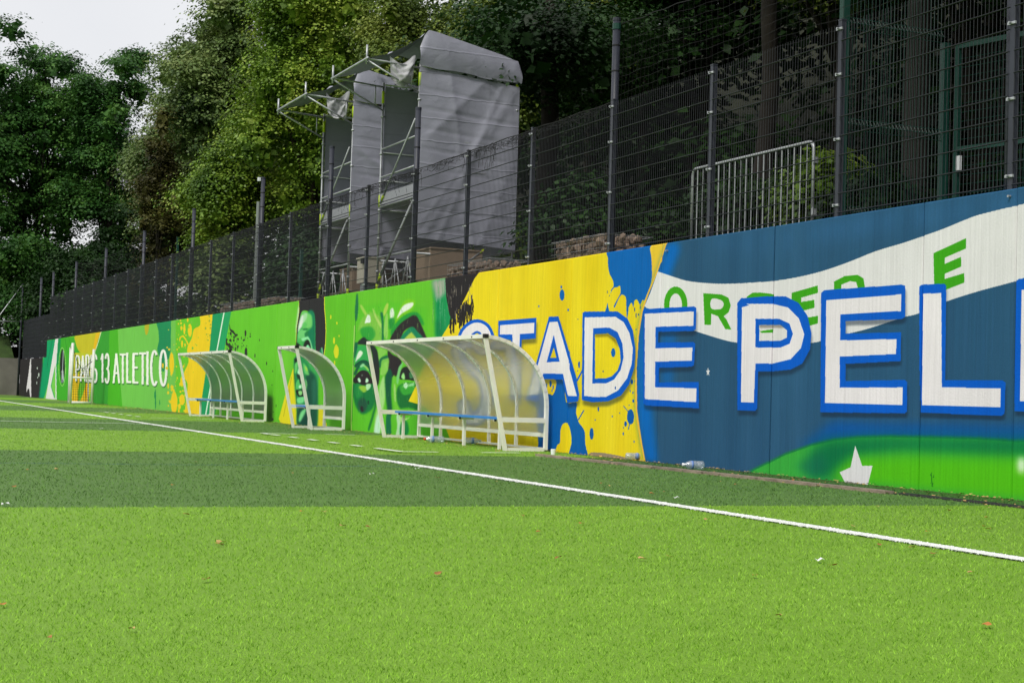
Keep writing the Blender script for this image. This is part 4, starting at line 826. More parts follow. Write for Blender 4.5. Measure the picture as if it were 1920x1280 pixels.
def tower(y0, y1, label, seed):
    t = thing('scaffold_tower', label, 'scaffold', (SXF, (y0+y1)/2, 2.62), 'scaffold camera towers behind the fence')
    zb, zt = 2.66, 7.34
    cols = [(SXF,y0),(SXF,y1),(SXB,y0),(SXB,y1)]
    for k, (x, y) in enumerate(cols):
        b = MB(); b.tube([(x,y,zb),(x,y,zt+(.0 if x == SXF else -.1))], .0245, 10)
        for z in (3.3, 4.0, 4.6, 5.2, 5.8, 6.6): b.tube([(x,y,z),(x,y,z+.035)], .042, 10)
        c = b.build('column', MAT['galv'], t, True)
        b = MB()
        for z in (4.68, 6.9): b.tube([(x,y,z),(x,y,z+.26)], .031, 10)
        b.tube([(x,y,2.9),(x,y,3.05)], .031, 10); b.build('tape', MAT['lime'], c, True)
        b = MB(); b.box((x-.07,y-.07,2.63), (x+.07,y+.07,2.66)); b.build('base_plate', MAT['galv'], c)
    e = .03
    for z in (3.55, 4.62, 5.25, 5.85, 7.3):       # ledgers along the field side and the back
        for x in (SXF, SXB):
            if z == 7.3 and x == SXF: continue
            b = MB(); b.tube([(x,y0+e,z+.06),(x,y1-e,z+.06)], .021, 8); b.build('ledger', MAT['galv'], t, True)
        for y in (y0, y1):
            b = MB(); b.tube([(SXF+e,y,z),(SXB-e,y,z)], .021, 8); b.build('ledger', MAT['galv'], t, True)
    for (p, q) in (((SXF-.03,y0+.1,4.6),(SXF-.03,y1-.1,3.05)), ((SXF-.03,y0+.12,6.25),(SXF-.03,y1-.12,4.75)), ((SXF-.03,y0+.2,4.55),(SXF-.03,y1-.1,3.1)), ((SXF+.2,y0,2.72),(SXB-.6,y0-.04,3.75)), ((SXB+.04,y0+.1,7.0),(SXB+.04,y1-.1,4.8))):
        b = MB(); b.tube([p, q], .021, 8); d = b.build('brace', MAT['galv'], t, True)
        p, q = np.array(p), np.array(q); u_ = p+(q-p)*.9; b = MB(); b.tube([u_, u_+(q-p)*.06], .028, 8); b.build('tape', MAT['lime'], d, True)
    # lattice at the foot, toe boards and platform
    n = 3
    for k in range(n):
        ya, yb = y0+(y1-y0)*k/n, y0+(y1-y0)*(k+1)/n
        b = MB(); b.tube([(SXF,ya,2.75),(SXF,(ya+yb)/2,3.52)], .013, 6); b.tube([(SXF,(ya+yb)/2,3.52),(SXF,yb,2.75)], .013, 6); b.tube([(SXF,(ya+yb)/2,2.75),(SXF,(ya+yb)/2,3.5)], .012, 6); b.build('lattice_bar', MAT['galv'], t, True)
    b = MB(); b.tube([(SXF,y0,2.74),(SXF,y1,2.74)], .024, 8); b.build('ledger', MAT['galv'], t, True)
    b = MB(); b.box((SXF-.02,y0+.04,4.72), (SXF+.0,y1-.04,4.95)); b.build('toe_board', mat('dull_aluminium', (170,172,176), .4, .5), t)
    for k in range(4):
        x = SXF+.03+k*.54; b = MB(); b.box((x,y0+.05,4.66), (x+.5,y1-.05,4.71)); b.build('deck_plank', MAT['galv'], t)
    for k in range(4):
        x = SXF+.03+k*.54; b = MB(); b.box((x,y0+.05,2.98), (x+.5,y1-.05,3.02)); b.build('deck_plank', MAT['wood'], t)
    # tarpaulins: side facing the camera, far side, back, flap and roof
    v, f = drape((SXF-.02,y0-.03,3.86), (SXB+.05,y0-.03,3.74), (SXF-.02,y0-.03,7.28), (SXB+.04,y0-.03,7.1), 48, 80, .044, seed)
    b = MB(); b.add(v, f); b.build('side_tarpaulin', MAT['tarp'], t, True)
    v, f = drape((SXF+.05,y1+.03,3.86), (SXB+.05,y1+.03,3.74), (SXF+.05,y1+.03,7.28), (SXB+.04,y1+.03,7.1), 14, 24, .02, seed+1)
    b = MB(); b.add(v, f); b.build('side_tarpaulin', MAT['tarp'], t, True)
    v, f = drape((SXB+.06,y0,3.7), (SXB+.06,y1,3.7), (SXB+.06,y0,7.1), (SXB+.06,y1,7.1), 14, 24, .025, seed+2)
    b = MB(); b.add(v, f); b.build('back_tarpaulin', MAT['tarp'], t, True)
    prof = [(SXF-.05,7.24),(SXF-.06,7.7),(SXF-.0,7.93),(SXF+.12,8.02),(SXF+.3,8.0),(SXB-.35,7.70),(SXB-.08,7.62),(SXB+.06,7.48),(SXB+.06,7.16)]
    def rz(x): return float(np.interp(x, [p[0] for p in prof[2:7]], [p[1] for p in prof[2:7]]))
    b = MB(); nn = 26; V = []
    xs_ = np.linspace(SXF-.05, SXB+.06, nn); rng = np.random.default_rng(seed+9)
    for j in range(9):
        for i, x in enumerate(xs_):
            v = j/8; zt_ = rz(x) - (.28 if i == 0 else .06 if i == 1 else .22 if i == nn-1 else 0)
            zb_ = 7.3-.16*(i/(nn-1))-.018*math.sin(i*.45)
            V.append((x, y0-.07-.05*math.sin(v*math.pi)-.010*math.sin(i*1.1+v*3)*(1-v)-.005*rng.random(), zb_+(zt_-zb_)*v))
    b.add(V, [(j*nn+i, j*nn+i+1, (j+1)*nn+i+1, (j+1)*nn+i) for j in range(8) for i in range(nn-1)]); b.build('roof_flap', MAT['tarp'], t, True)
    V = []; m = 14                                   # roof sheet, dropping forward to the awning bar
    rp = [(9.5,7.33),(9.9,7.45),(10.3,7.66),(SXF-.02,7.86),(SXF+.12,8.02),(SXF+.4,7.98),(11.6,7.84),(SXB-.3,7.72),(SXB-.02,7.6),(SXB+.06,7.4)]
    for k in range(m+1):
        y = y0-.06+(y1-y0+.12)*k/m; s = math.sin(math.pi*k/m)
        for x, z in rp: V.append((x, y, z-.10*s*(1 if x > 9.6 else .3)+.012*math.sin(k*2.2+x*5)))
    q = len(rp); b = MB(); b.add(V, [(k*q+i, k*q+i+1, (k+1)*q+i+1, (k+1)*q+i) for k in range(m) for i in range(q-1)]); b.build('roof_tarpaulin', MAT['tarp'], t, True)
    # awning brackets
    for y in (y0, y1):
        b = MB(); b.tube([(SXF,y,7.25),(9.47,y,7.32)], .021, 8); b.tube([(SXF,y,6.75),(9.5,y,7.27)], .019, 8); b.tube([(SXF-.18,y,7.24),(SXF-.18,y,6.86)], .014, 6); b.tube([(9.47,y,7.2),(9.47,y,7.58)], .021, 8); b.build('awning_bracket', MAT['galv'], t, True)
    b = MB(); b.tube([(9.47,y0-.08,7.31),(9.47,y1+.08,7.31)], .024, 8); b.build('awning_bar', MAT['galv'], t, True)
    v, f = drape((10.0,y0+.03,7.02), (10.45,y0+.03,6.98), (9.95,y0+.03,7.42), (10.5,y0+.03,7.5), 16, 12, .07, seed+4, .16)
    v = [(a, b_, c-.16*math.sin(math.pi*min(1, max(0, (a-9.95)/.5)))) for a, b_, c in v]; b = MB(); b.add(v, f); b.build('loose_flap', MAT['sheer'], t, True)
    return t
tower(28.43, 30.63, 'near right scaffold tower wrapped in grey tarpaulin with a broad pale side sheet', 11)
tower(32.62, 34.85, 'far left scaffold tower in grey tarpaulin, half hidden by its larger neighbour', 31)
# crates and box at the foot of the towers
for px, py, x, dx, dy, h, lb in ((792,520,10.95,1.1,.95,.98,'beige plywood crate under the right scaffold tower'), (650,545,10.95,1.1,.95,.9,'beige plywood crate under the left scaffold tower')):
    p = at(px, py, x=x); t = thing('crate', lb, 'crate', (x, p[1], 2.66), 'plywood crates under the scaffold')
    b = MB(); b.box((x,p[1]-dy/2,2.68), (x+dx,p[1]+dy/2,2.68+h)); b.build('body', MAT['wood'], t)
    for s in (-1, 1):
        b = MB(); b.box((x-.02,p[1]+s*(dy/2-.06)-.04,2.67), (x-.002,p[1]+s*(dy/2-.06)+.04,2.69+h)); b.build('batten', MAT['wood'], t)
    b = MB(); b.box((x-.03,p[1]-dy/2-.02,2.68+h), (x+dx+.02,p[1]+dy/2+.02,2.71+h)); b.build('lid', MAT['wood'], t)
p = at(678, 490, x=10.8); t = thing('switch_cabinet', 'small cream cabinet with black handle between the scaffold towers', 'cabinet', (10.8, p[1], 2.66))
b = MB(); b.box((10.8,p[1]-.3,3.18), (11.2,p[1]+.3,3.72)); b.build('body', MAT['cream'], t)
b = MB(); b.box((10.77,p[1]-.32,3.72), (11.22,p[1]+.32,3.75)); b.build('lid', MAT['cream'], t)
b = MB(); b.box((10.74,p[1]-.28,3.6), (10.8,p[1]-.1,3.72)); b.build('handle', MAT['dark'], t)
b = MB(); b.box((10.85,p[1]-.2,2.64), (11.15,p[1]+.2,3.18)); b.build('plinth', MAT['galv'], t)

# gabions: wire baskets of broken stone along the edge of the terrace
def gabion(y0, y1, label, hgt=.5, x0=10.15):
    t = thing('gabion', label, 'gabion', (x0+.4, (y0+y1)/2, 2.62), 'stone gabions along the terrace edge')
    b = MB(); dx = .8
    for z in (2.66, 2.66+hgt):
        for (p, q) in (((x0,y0,z),(x0,y1,z)),((x0+dx,y0,z),(x0+dx,y1,z)),((x0,y0,z),(x0+dx,y0,z)),((x0,y1,z),(x0+dx,y1,z))): b.tube([p, q], .006, 4)
    for y in np.linspace(y0, y1, int((y1-y0)/.11)): b.tube([(x0,y,2.66),(x0,y,2.66+hgt),(x0+dx,y,2.66+hgt)], .003, 3)
    for z in np.linspace(2.66, 2.66+hgt, 6): b.tube([(x0,y0,z),(x0,y1,z)], .003, 3)
    b.build('basket', MAT['galv'], t)
    rng = np.random.default_rng(int(y0*100)); bm = bmesh.new(); y = y0+.05
    while y < y1-.04:
        z = 2.7
        while z < 2.64+hgt:
            for x in (x0+.07, x0+.3, x0+.6):
                s = rng.uniform(.055, .085); mt = Matrix.Translation((x+rng.normal(0,.02), y+rng.normal(0,.02), z+rng.normal(0,.015))) @ Matrix.Rotation(rng.random()*6, 4, Vector(rng.normal(0,1,3)).normalized()) @ Matrix.Diagonal((s, s*rng.uniform(.6,1.1), s*rng.uniform(.6,1), 1))
                bmesh.ops.create_icosphere(bm, subdivisions=1, radius=1, matrix=mt)
            z += .1
        y += .12
    for v in bm.verts: v.co += Vector(rng.normal(0, .007, 3))-Vector(WL[t.name])
    me = bpy.data.meshes.new('stone_fill'); bm.to_mesh(me); bm.free(); o = link('stone_fill', me, MAT['stone'], t); o['kind'] = 'stuff'
gabion(19.45, 21.2, 'stone gabion behind the fence left of the strapped tall post', .48)
gabion(23.6, 25.5, 'stone gabion behind the fence between the towers and the yellow paint', .42)
gabion(36.9, 39.0, 'stone gabion left of the scaffold over the first painted face', .4)
gabion(39.3, 41.2, 'small stone gabion at the foot of the light grey mast', .42)
gabion(41.25, 42.9, 'stone gabion left of the grey mast, the farthest of its row', .44)

# crowd barrier leaning behind the fence
t = thing('crowd_barrier', 'galvanised steel crowd barrier standing behind the fence on the right', 'barrier', (10.3, 15.95, 2.66))
ya, yb, zb, zt = 14.58, 17.27, 2.86, 3.81; rr = .09
fr = [(10.3,ya,2.66),(10.3,ya,zt-rr)]+[(10.3,ya+rr-rr*math.cos(a),zt-rr+rr*math.sin(a)) for a in np.linspace(.3,1.57,4)]+[(10.3,yb-rr+rr*math.sin(a),zt-rr+rr*math.cos(a)) for a in np.linspace(0,1.57,5)]+[(10.3,yb,2.66)]
b = MB(); b.tube(fr, .021, 10); b.build('frame', MAT['galv'], t, True)
b = MB(); b.tube([(10.3,ya,zb),(10.3,yb,zb)], .018, 8); b.build('bottom_rail', MAT['galv'], t, True)
for k in range(20):
    y = ya+(yb-ya)*(k+1)/21; b = MB(); d = .012*math.sin(k*2.3)
    b.tube([(10.3,y,zb),(10.3+d,y+d,(zb+zt)/2),(10.3,y,zt-.01)], .0085, 6, False); b.build('bar', MAT['galv'], t, True)
for y in (ya+.25, yb-.25):
    b = MB(); b.tube([(10.02,y,2.68),(10.3,y,2.72),(10.58,y,2.68)], .018, 6); b.build('foot', MAT['galv'], t, True)
b = MB(); b.box((10.27,ya-.05,3.55), (10.33,ya-.02,3.62)); b.box((10.27,ya-.05,2.95), (10.33,ya-.02,3.02)); b.build('hook', MAT['galv'], t)

# green fence and gate on the far right
t = thing('green_fence', 'dark green folded mesh fence running back behind the grey fence', 'fence', (9.9, 13.5, 2.6))
for x in (9.9, 11.27):
    b = MB(); b.box((x-.04,13.46,2.5), (x+.04,13.54,6.2 if x < 10 else 4.85)); b.build('post', MAT['green'], t)
b = MB()
for x in np.arange(9.96, 11.24, .05): b.tube([(x,13.5,2.75),(x,13.5,6.1)], .0035, 4, False)
for z in (2.8, 3.75, 4.85, 5.95):
    for dz in (0, .06, .12): b.tube([(9.94,13.5-(.035 if dz == .06 else 0),z+dz),(11.24,13.5-(.035 if dz == .06 else 0),z+dz)], .005, 4, False)
    for x in np.arange(9.96, 11.24, .05): b.tube([(x,13.5,z),(x,13.462,z+.06),(x,13.5,z+.12)], .0035, 4, False)
b.build('mesh_panel', MAT['green'], t)
G0, G1 = np.array((11.34,13.36,0)), np.array((11.62,12.1,0)); gd = (G1-G0)
t = thing('green_gate', 'green steel framed mesh gate with white lock box behind the fence', 'gate', (*((G0+G1)/2)[:2], 2.66))
def gp(s, z): return (*(G0+gd*s)[:2], z)
for nm, p, q in (('stile', gp(0,2.7), gp(0,4.8)), ('stile', gp(1,2.7), gp(1,4.8)), ('rail', gp(0,4.79), gp(1,4.79)), ('rail', gp(0,3.64), gp(1,3.64)), ('rail', gp(0,2.75), gp(1,2.75))):
    b = MB(); b.bar(p, q, .055); b.build(nm, MAT['green'], t)
b = MB()
for s in np.linspace(.04,.96,26): b.tube([gp(s,2.75),gp(s,4.78)], .003, 4, False)
for z in np.arange(2.85,4.75,.1): b.tube([gp(.02,z),gp(.98,z)], .003, 4, False)
b.build('mesh_panel', MAT['green'], t)
b = MB(); q = gp(.06, 3.4); b.box((q[0]-.06,q[1]-.03,q[2]), (q[0]-.03,q[1]+.03,q[2]+.16)); b.build('lock_box', MAT['white_plastic'], t)
t = thing('green_fence', 'dark green mesh fence beyond the gate at the right edge', 'fence', (11.7, 10, 2.6))
b = MB()
for y in np.arange(7.5, 12.0, .05): b.tube([(11.75,y,2.7),(11.75,y,5.9)], .003, 4, False)
for z in np.arange(2.8, 5.9, .2): b.tube([(11.75,7.5,z),(11.75,12.0,z)], .003, 4, False)
b.build('mesh_panel', MAT['green'], t)
for y in (11.95, 9.7, 7.5):
    b = MB(); b.box((11.71,y-.03,2.6), (11.79,y+.03,6)); b.build('post', MAT['green'], t)
# mast, thin green posts
p = at(478, 562, x=10.5); t = thing('mast', 'slim light grey steel mast behind the fence beside the fifth net post', 'mast', (10.5, p[1], 2.66))
b = MB(); b.tube([(10.5,p[1],2.6),(10.5,p[1],5.8)], [.06,.05], 8); b.build('shaft', mat('pale_steel', (128,134,132), .5, .2), t)
b = MB(); b.box((10.44,p[1]-.1,2.66), (10.56,p[1]+.1,2.7)); b.build('base_plate', MAT['galv'], t)
for px, yt, lb in ((331,447,'thin green post left of the grey mast, behind the fence'),(1168/2.0-20,470,'thin green post in the shadow between mast and left scaffold')):
    p = at(px, 520, x=12.5); q = at(px, yt, x=12.5); t = thing('green_post', lb, 'post', (12.5, p[1], 2.6)); b = MB(); b.box((12.46,p[1]-.04,2.6), (12.54,p[1]+.04,q[2])); b.build('shaft', MAT['green'], t)
    b = MB(); b.box((12.45,p[1]-.05,q[2]), (12.55,p[1]+.05,q[2]+.03)); b.build('cap', MAT['green'], t)

# ------------------------------------------------------------------ team shelters
def shelter(y0, y1, nrib, xf, label, seats, small=False, xb=9.27):
    """y0 near end, y1 far end; frame of square tube, arched ribs, frosted sheet, bench"""
    xt, zt = xf-.37, 1.585; s = .05
    t = thing('team_shelter', label, 'shelter', (xf, (y0+y1)/2, 0), 'white arched team shelters along the wall')
    zk = .62                                         # where the arch leaves the upright
    def arch(u):                                     # 0 at the back foot of the arch .. 1 at the front top
        a = u*math.pi/2; return xb-(xb-xt)*(1-math.cos(a))**1.0, zk+(zt-zk)*math.sin(a)
    us = np.linspace(0, 1, 15); ac = [arch(u) for u in us]
    ribs = np.linspace(y0, y1, nrib)
    for i, y in enumerate(ribs):
        end = i in (0, nrib-1); wd = s if end else .044
        b = MB(); pts = [(xb,y,0.02)]+[(x,y,z) for x, z in ac]
        for p, q in zip(pts[:-1], pts[1:]):
            d = np.array(q)-np.array(p); q2 = np.array(q)+d/np.linalg.norm(d)*.006; b.bar(p, q2, wd, wd, up=(0,1,0))
        b.build('rib', MAT['white'], t)
        if end:
            b = MB(); b.bar((xt+.02,y,zt-.03), (xf,y,.0), s*1.05, s*1.05, up=(0,1,0)); b.build('front_leg', MAT['white'], t)
            b = MB(); b.box((xf+.03,y-s/2,.0), (xb-s/2-.002,y+s/2,s*.9)); b.build('ground_bar', MAT['white'], t)
            xa = xf-.01-(.45-.02)*.25; b = MB(); b.box((xf-.07,y-.02,.40), (xb-s/2-.002,y+.02,.47)); b.build('arm_rail', MAT['white'], t)
            b = MB(); b.box((xt-.012,y-s/2-.012,zt-.02), (xt+.05,y+s/2+.012,zt+.035)); b.build('corner_cap', MAT['dark'], t)
    b = MB(); b.box((xt-.02,y0+.03,zt-.025), (xt+.03,y1-.03,zt+.03)); fb = b.build('front_bar', MAT['white'], t)
    b = MB()
    for y in np.linspace(y0+.4, y1-.3, max(2, nrib-1)): b.tube([(xt-.03,y,zt),(xt-.018,y,zt)], .012, 6)
    b.build('screw', MAT['dark'], fb)
    for z in (.2, .02):
        b = MB(); b.box((xb-.02,y0+.022,z), (xb+.02,y1-.022,z+.055 if z > .1 else z+.03)); b.build('back_rail', MAT['white'], t)
    # frosted sheets, one per bay
    for a, c in zip(ribs[:-1], ribs[1:]):
        prof = [(xb,.235)]+[(xb,.45)]+ac; nv = len(prof); V = []
        for off in (.0, .004):
            for x, z in prof:
                for y in (a+.016, c-.016): V.append((x+off, y, z+off*.6))
        Fc = [(2*i, 2*i+1, 2*i+3, 2*i+2) for i in range(nv-1)]+[(2*nv+2*i+2, 2*nv+2*i+3, 2*nv+2*i+1, 2*nv+2*i) for i in range(nv-1)]
        b = MB(); b.add(V, Fc); b.build('sheet', MAT['poly'], t, True)
    # bench
    if seats:
        bn = MB(); bn.box((xf+.02,y0+.04,.43), (xf+.30,y1-(.04 if small else .42),.462)); bench = bn.build('bench_seat', MAT['blue'], t)
        n = 1 if small else 4
        for y in np.linspace(y0+.5, y1-.55, n) if n > 1 else [(y0+y1)/2]:
            b = MB(); b.box((xf+.11,y-.02,.0), (xf+.15,y+.02,.395)); b.box((xf+.03,y-.02,.395), (xf+.28,y+.02,.428)); b.build('bench_leg', MAT['white'], t)
            b = MB(); b.box((xf+.02,y-.06,.40), (xf+.045,y-.03,.43)); b.build('bracket', MAT['dark'], bench)
    return t
shelter(19.52, 24.56, 6, 8.725, 'nearest and longest arched shelter with blue bench before the painted eyes', True, False, 9.345)
shelter(28.5, 29.75, 2, 8.63, 'small single-bay arched shelter in the middle before the painted face', True, True)
shelter(34.3, 39.7, 6, 8.74, 'farthest arched team shelter with blue bench before the yellow splashes', True)

# small goal stood on its end by the wall
t = thing('small_goal', 'small white goal with black net stood on its end against the wall', 'goal', (8.6, 57.3, 0))
def gt(p, q, nm, r=.05):
    b = MB(); b.tube([p, q], r, 10); b.build(nm, MAT['goal'], t, True)
gt((8.2,57.23,.0),(8.22,57.23,2.22),'goalpost'); gt((8.98,57.26,0),(8.98,57.26,2.02),'goalpost')
gt((8.25,57.23,.97),(8.93,57.26,.95),'crossbar',.04); gt((8.25,57.23,.06),(8.93,57.26,.06),'crossbar',.045)
gt((8.45,59.3,.0),(8.45,59.3,2.1),'back_post',.05); gt((8.21,57.28,2.18),(8.45,59.25,2.08),'side_bar',.04); gt((8.21,57.28,.06),(8.45,59.25,.05),'side_bar',.04); gt((8.87,57.4,.05),(8.84,57.4,.95),'stay',.025)
b = MB()
for k in range(14):
    s = k/13; x0 = 8.25+.7*s
    b.tube([(x0,57.3,1.95-.75*math.sin(s*math.pi)*(.9)+(.0)),(x0+.02*math.sin(k*3),57.5,1.1),(x0+.03*math.sin(k*5),57.45,.08)], .006, 4, False)
for z in np.arange(.1,1.3,.085): b.tube([(8.25,57.3,z),(8.6,57.5,z-.03*math.sin(z*9)),(8.95,57.3,z)], .005, 4, False)
b.tube([(8.25,57.28,2.0),(8.42,57.3,1.5),(8.6,57.3,1.28),(8.8,57.3,1.45),(8.96,57.3,1.6)], .012, 5)
for k in range(12):
    z = .15+k*.16; b.tube([(8.24,57.3,z),(8.36,58.3,z-.08),(8.45,59.2,z)], .006, 4, False)
b.build('net', MAT['net'], t)

# ------------------------------------------------------------------ trees
def crown_mesh(lobes, n, leaf, seed, flat=.6, droop=0.0, core=7):
    rng = np.random.default_rng(seed); C = np.array([l[0] for l in lobes], float); Rr = np.array([l[1] for l in lobes], float)
    w_ = Rr[:,0]*Rr[:,2]; w_ = w_/w_.sum(); pk = 44; nc = n//pk
    li = rng.choice(len(lobes), nc, p=w_); d = rng.normal(size=(nc,3)); d /= np.linalg.norm(d, axis=1)[:,None]; d[:,2] = np.where(d[:,2] < -.35, -d[:,2]*.6, d[:,2])
    rad = .66+.36*rng.random(nc)**.6+.34*(rng.random(nc) < .16)*rng.random(nc); cc = C[li]+d*Rr[li]*rad[:,None]
    ci = np.repeat(np.arange(nc), pk); m = len(ci); sp = leaf*3.0
    g_ = rng.normal(size=(m,3)); pos = cc[ci]+g_*np.array([sp, sp, sp*flat*.6]); pos[:,2] -= (g_[:,0]**2+g_[:,1]**2)*sp*.16
    nr = d[ci]*.35+np.array([0,0,.9])+g_*np.array([.3,.3,0])+rng.normal(size=(m,3))*.34; nr /= np.linalg.norm(nr, axis=1)[:,None]
    tg = rng.normal(size=(m,3))+d[ci]*.8-np.array([0,0,droop]); tg -= nr*(tg*nr).sum(1)[:,None]; tg /= np.linalg.norm(tg, axis=1)[:,None]+1e-9
    l = leaf*1.15*(.6+.7*rng.random(m))[:,None]; wd_ = np.full((m,1), .34)
    k = m//core; lk = rng.choice(len(lobes), k, p=w_); dk = rng.normal(size=(k,3)); dk /= np.linalg.norm(dk, axis=1)[:,None]   # big inner leaves close the crown
    pos = np.concatenate([pos, C[lk]+dk*Rr[lk]*(.15+.5*rng.random(k))[:,None]]); n2 = rng.normal(size=(k,3)); n2 /= np.linalg.norm(n2, axis=1)[:,None]; t2 = np.cross(n2, rng.normal(size=(k,3))); t2 /= np.linalg.norm(t2, axis=1)[:,None]
    nr = np.concatenate([nr, n2]); tg = np.concatenate([tg, t2]); l = np.concatenate([l, leaf*3.4*(.6+.6*rng.random(k))[:,None]]); wd_ = np.concatenate([wd_, np.full((k,1), .45)]); m += k
    bt = np.cross(nr, tg); wd = l*wd_
    V = np.zeros((m,4,3)); V[:,0] = pos-tg*l*.5; V[:,1] = pos+bt*wd+nr*l*.06; V[:,2] = pos+tg*l*.5-nr*l*.1; V[:,3] = pos-bt*wd+nr*l*.06
    return V.reshape(-1,3), np.arange(4*m).reshape(m,4)
def make_lobes(c, rad, n, seed, lr=(.26,.42), fz=.72):
    rng = np.random.default_rng(seed); o = []
    for i in range(n):
        d = rng.normal(size=3); d /= np.linalg.norm(d); k = rng.uniform(.3,.9)
        s = rng.uniform(*lr); p = np.array(c)+d*np.array(rad)*k; o.append((p, (rad[0]*s, rad[1]*s, rad[2]*s*fz)))
    return o
def tree(name, label, cat, base, c, rad, n, leaf, lm, seed, nl=22, trunks=1, bark='bark', tr=.22, group=None, lr=(.26,.42), limbs=9, flat=.6):
    t = thing(name, label, cat, base, group); rng = np.random.default_rng(seed)
    lobes = make_lobes(c, rad, nl, seed, lr, .5 if 'robinia' in name or 'chestnut' in name else .72); b = MB()
    for k in range(trunks):
        off = rng.normal(0, .5, 2)*(trunks > 1); p0_ = np.array([base[0]+off[0]*.5, base[1]+off[1]*.5, base[2]-.3]); top = np.array([c[0]+off[0]*2.2, c[1]+off[1]*2.2, c[2]+rad[2]*.35])
        pts = [p0_+(top-p0_)*s+np.array([rng.normal(0,.16)*s, rng.normal(0,.16)*s, 0]) for s in np.linspace(0,1,8)]
        b.tube(pts, list(np.linspace(tr, tr*.28, 8)), 9)
        for j in range(limbs):
            q = lobes[rng.integers(len(lobes))][0]; s = rng.uniform(.3,.85); st = pts[int(s*7)]; mid = (st+q)/2+np.array([0,0,.25])
            b.tube([st, mid, q], [tr*.42*(1-s*.4), tr*.26, tr*.08], 6)
    b.build('trunk', MAT[bark], t, True)
    v, f = crown_mesh(lobes, n, leaf, seed, flat, 0, 22 if 'robinia' in name else 7); v = v-np.array(WL[t.name]); link('crown', npmesh('crown', v, f), LEAF[lm], t); return t
def T(px, Y, ytop, ybot, wpx, **kw):
    """crown that fills the given outline when seen from the pitch, at distance Y"""
    zc = (ytop+ybot)/2; c = at(px, zc, y=Y); Zd = Y*math.cos(YAW)+c[0]*math.sin(YAW); k = Zd/F
    return c, ((wpx/2)*k, (wpx/2)*k*kw.get('dep', 1.0), (ybot-ytop)/2*k)
SPEC = [
 # px, Y, ytop, ybot, width, label, leaf size, n, material, lobes, trunks, bark, trunk radius
 ('robinia_tree','tall dark acacia with open crown at the left, sky showing through', 70, 98, 10, 540, 330, .17, 64000, 'robinia', 96, 3, 'barkd', .24),
 ('robinia_tree','slightly lower acacia right of the leftmost tall tree', 222, 93, 45, 580, 250, .165, 52000, 'robinia', 76, 2, 'barkd', .22),
 ('robinia_tree','dark acacia at the left edge of the view, half cut off', -80, 96, 50, 640, 240, .17, 36000, 'robinia', 60, 2, 'barkd', .24),
 ('robinia_tree','dark low acacia filling the gap under the two tall acacias', 235, 89, 330, 660, 260, .15, 30000, 'dark', 40, 1, 'barkd', .16),
 ('young_tree','low light green tree at the far left above the block wall', 50, 90, 420, 640, 240, .15, 26000, 'robinia', 26, 1, 'barkd', .12),
 ('young_tree','low leafy tree over the far end of the mesh fence', 160, 84, 430, 660, 210, .14, 26000, 'dark', 26, 1, 'barkd', .12),
 ('chestnut_tree','tall chestnut with layered pale foliage against the sky', 445, 66, -30, 480, 310, .135, 90000, 'chestnut', 64, 1, 'barkd', .3),
 ('chestnut_tree','dark chestnut behind the brown dry tree', 330, 74, 50, 600, 190, .14, 50000, 'chestnut', 38, 1, 'barkd', .26),
 ('dry_tree','thin brown half-dry tree between acacia and chestnut', 300, 64, 165, 640, 130, .11, 9000, 'dry', 40, 1, 'barkd', .12),
 ('maple_tree','bright yellow-green bushy tree left of the grey mast', 435, 56, 215, 540, 190, .11, 52000, 'bright', 36, 1, 'bark', .16),
 ('lime_tree','broad olive-green tree left of the scaffold towers', 590, 52, -150, 430, 290, .105, 90000, 'bright', 56, 1, 'bark', .28),
 ('lime_tree','dark green tree directly behind the scaffold towers', 770, 46, -80, 420, 280, .10, 76000, 'olive', 50, 1, 'bark', .28),
 ('lime_tree','dark leafy tree at the top centre, right of the grey roof sheet', 950, 40, -90, 290, 260, .095, 76000, 'olive', 46, 1, 'bark', .26),
 ('lime_tree','overhanging tree with olive leaves beside the strapped net post', 1120, 36, -140, 240, 270, .09, 66000, 'olive', 42, 1, 'bark', .24),
 ('lime_tree','shady tree high above the crowd barrier', 1330, 33, -300, 110, 360, .10, 46000, 'dark', 38, 1, 'barkd', .24),
 ('lime_tree','shady tree above the green post on the right', 1580, 28, -380, 60, 400, .095, 46000, 'olive', 38, 1, 'barkd', .24),
 ('lime_tree','shady tree at the upper right edge above the green gate', 1850, 24, -460, 20, 420, .095, 40000, 'dark', 34, 1, 'barkd', .28),
]
for i, (nm, lb, px, Y, yt, yb, wpx, leaf, n, lm, nl, tk, bk, tr) in enumerate(SPEC):
    c, rad = T(px, Y, yt, yb, wpx); 
    base = (c[0], c[1], 2.2 if Y < 84 else 3.0)
    tree(nm, lb, 'tree', base, c, rad, n, leaf, lm, 100+i, nl, tk, bk, tr, lr=(.15,.27) if nm in ('robinia_tree','dry_tree') else (.24,.4), flat=.35 if nm in ('robinia_tree','chestnut_tree') else .7)
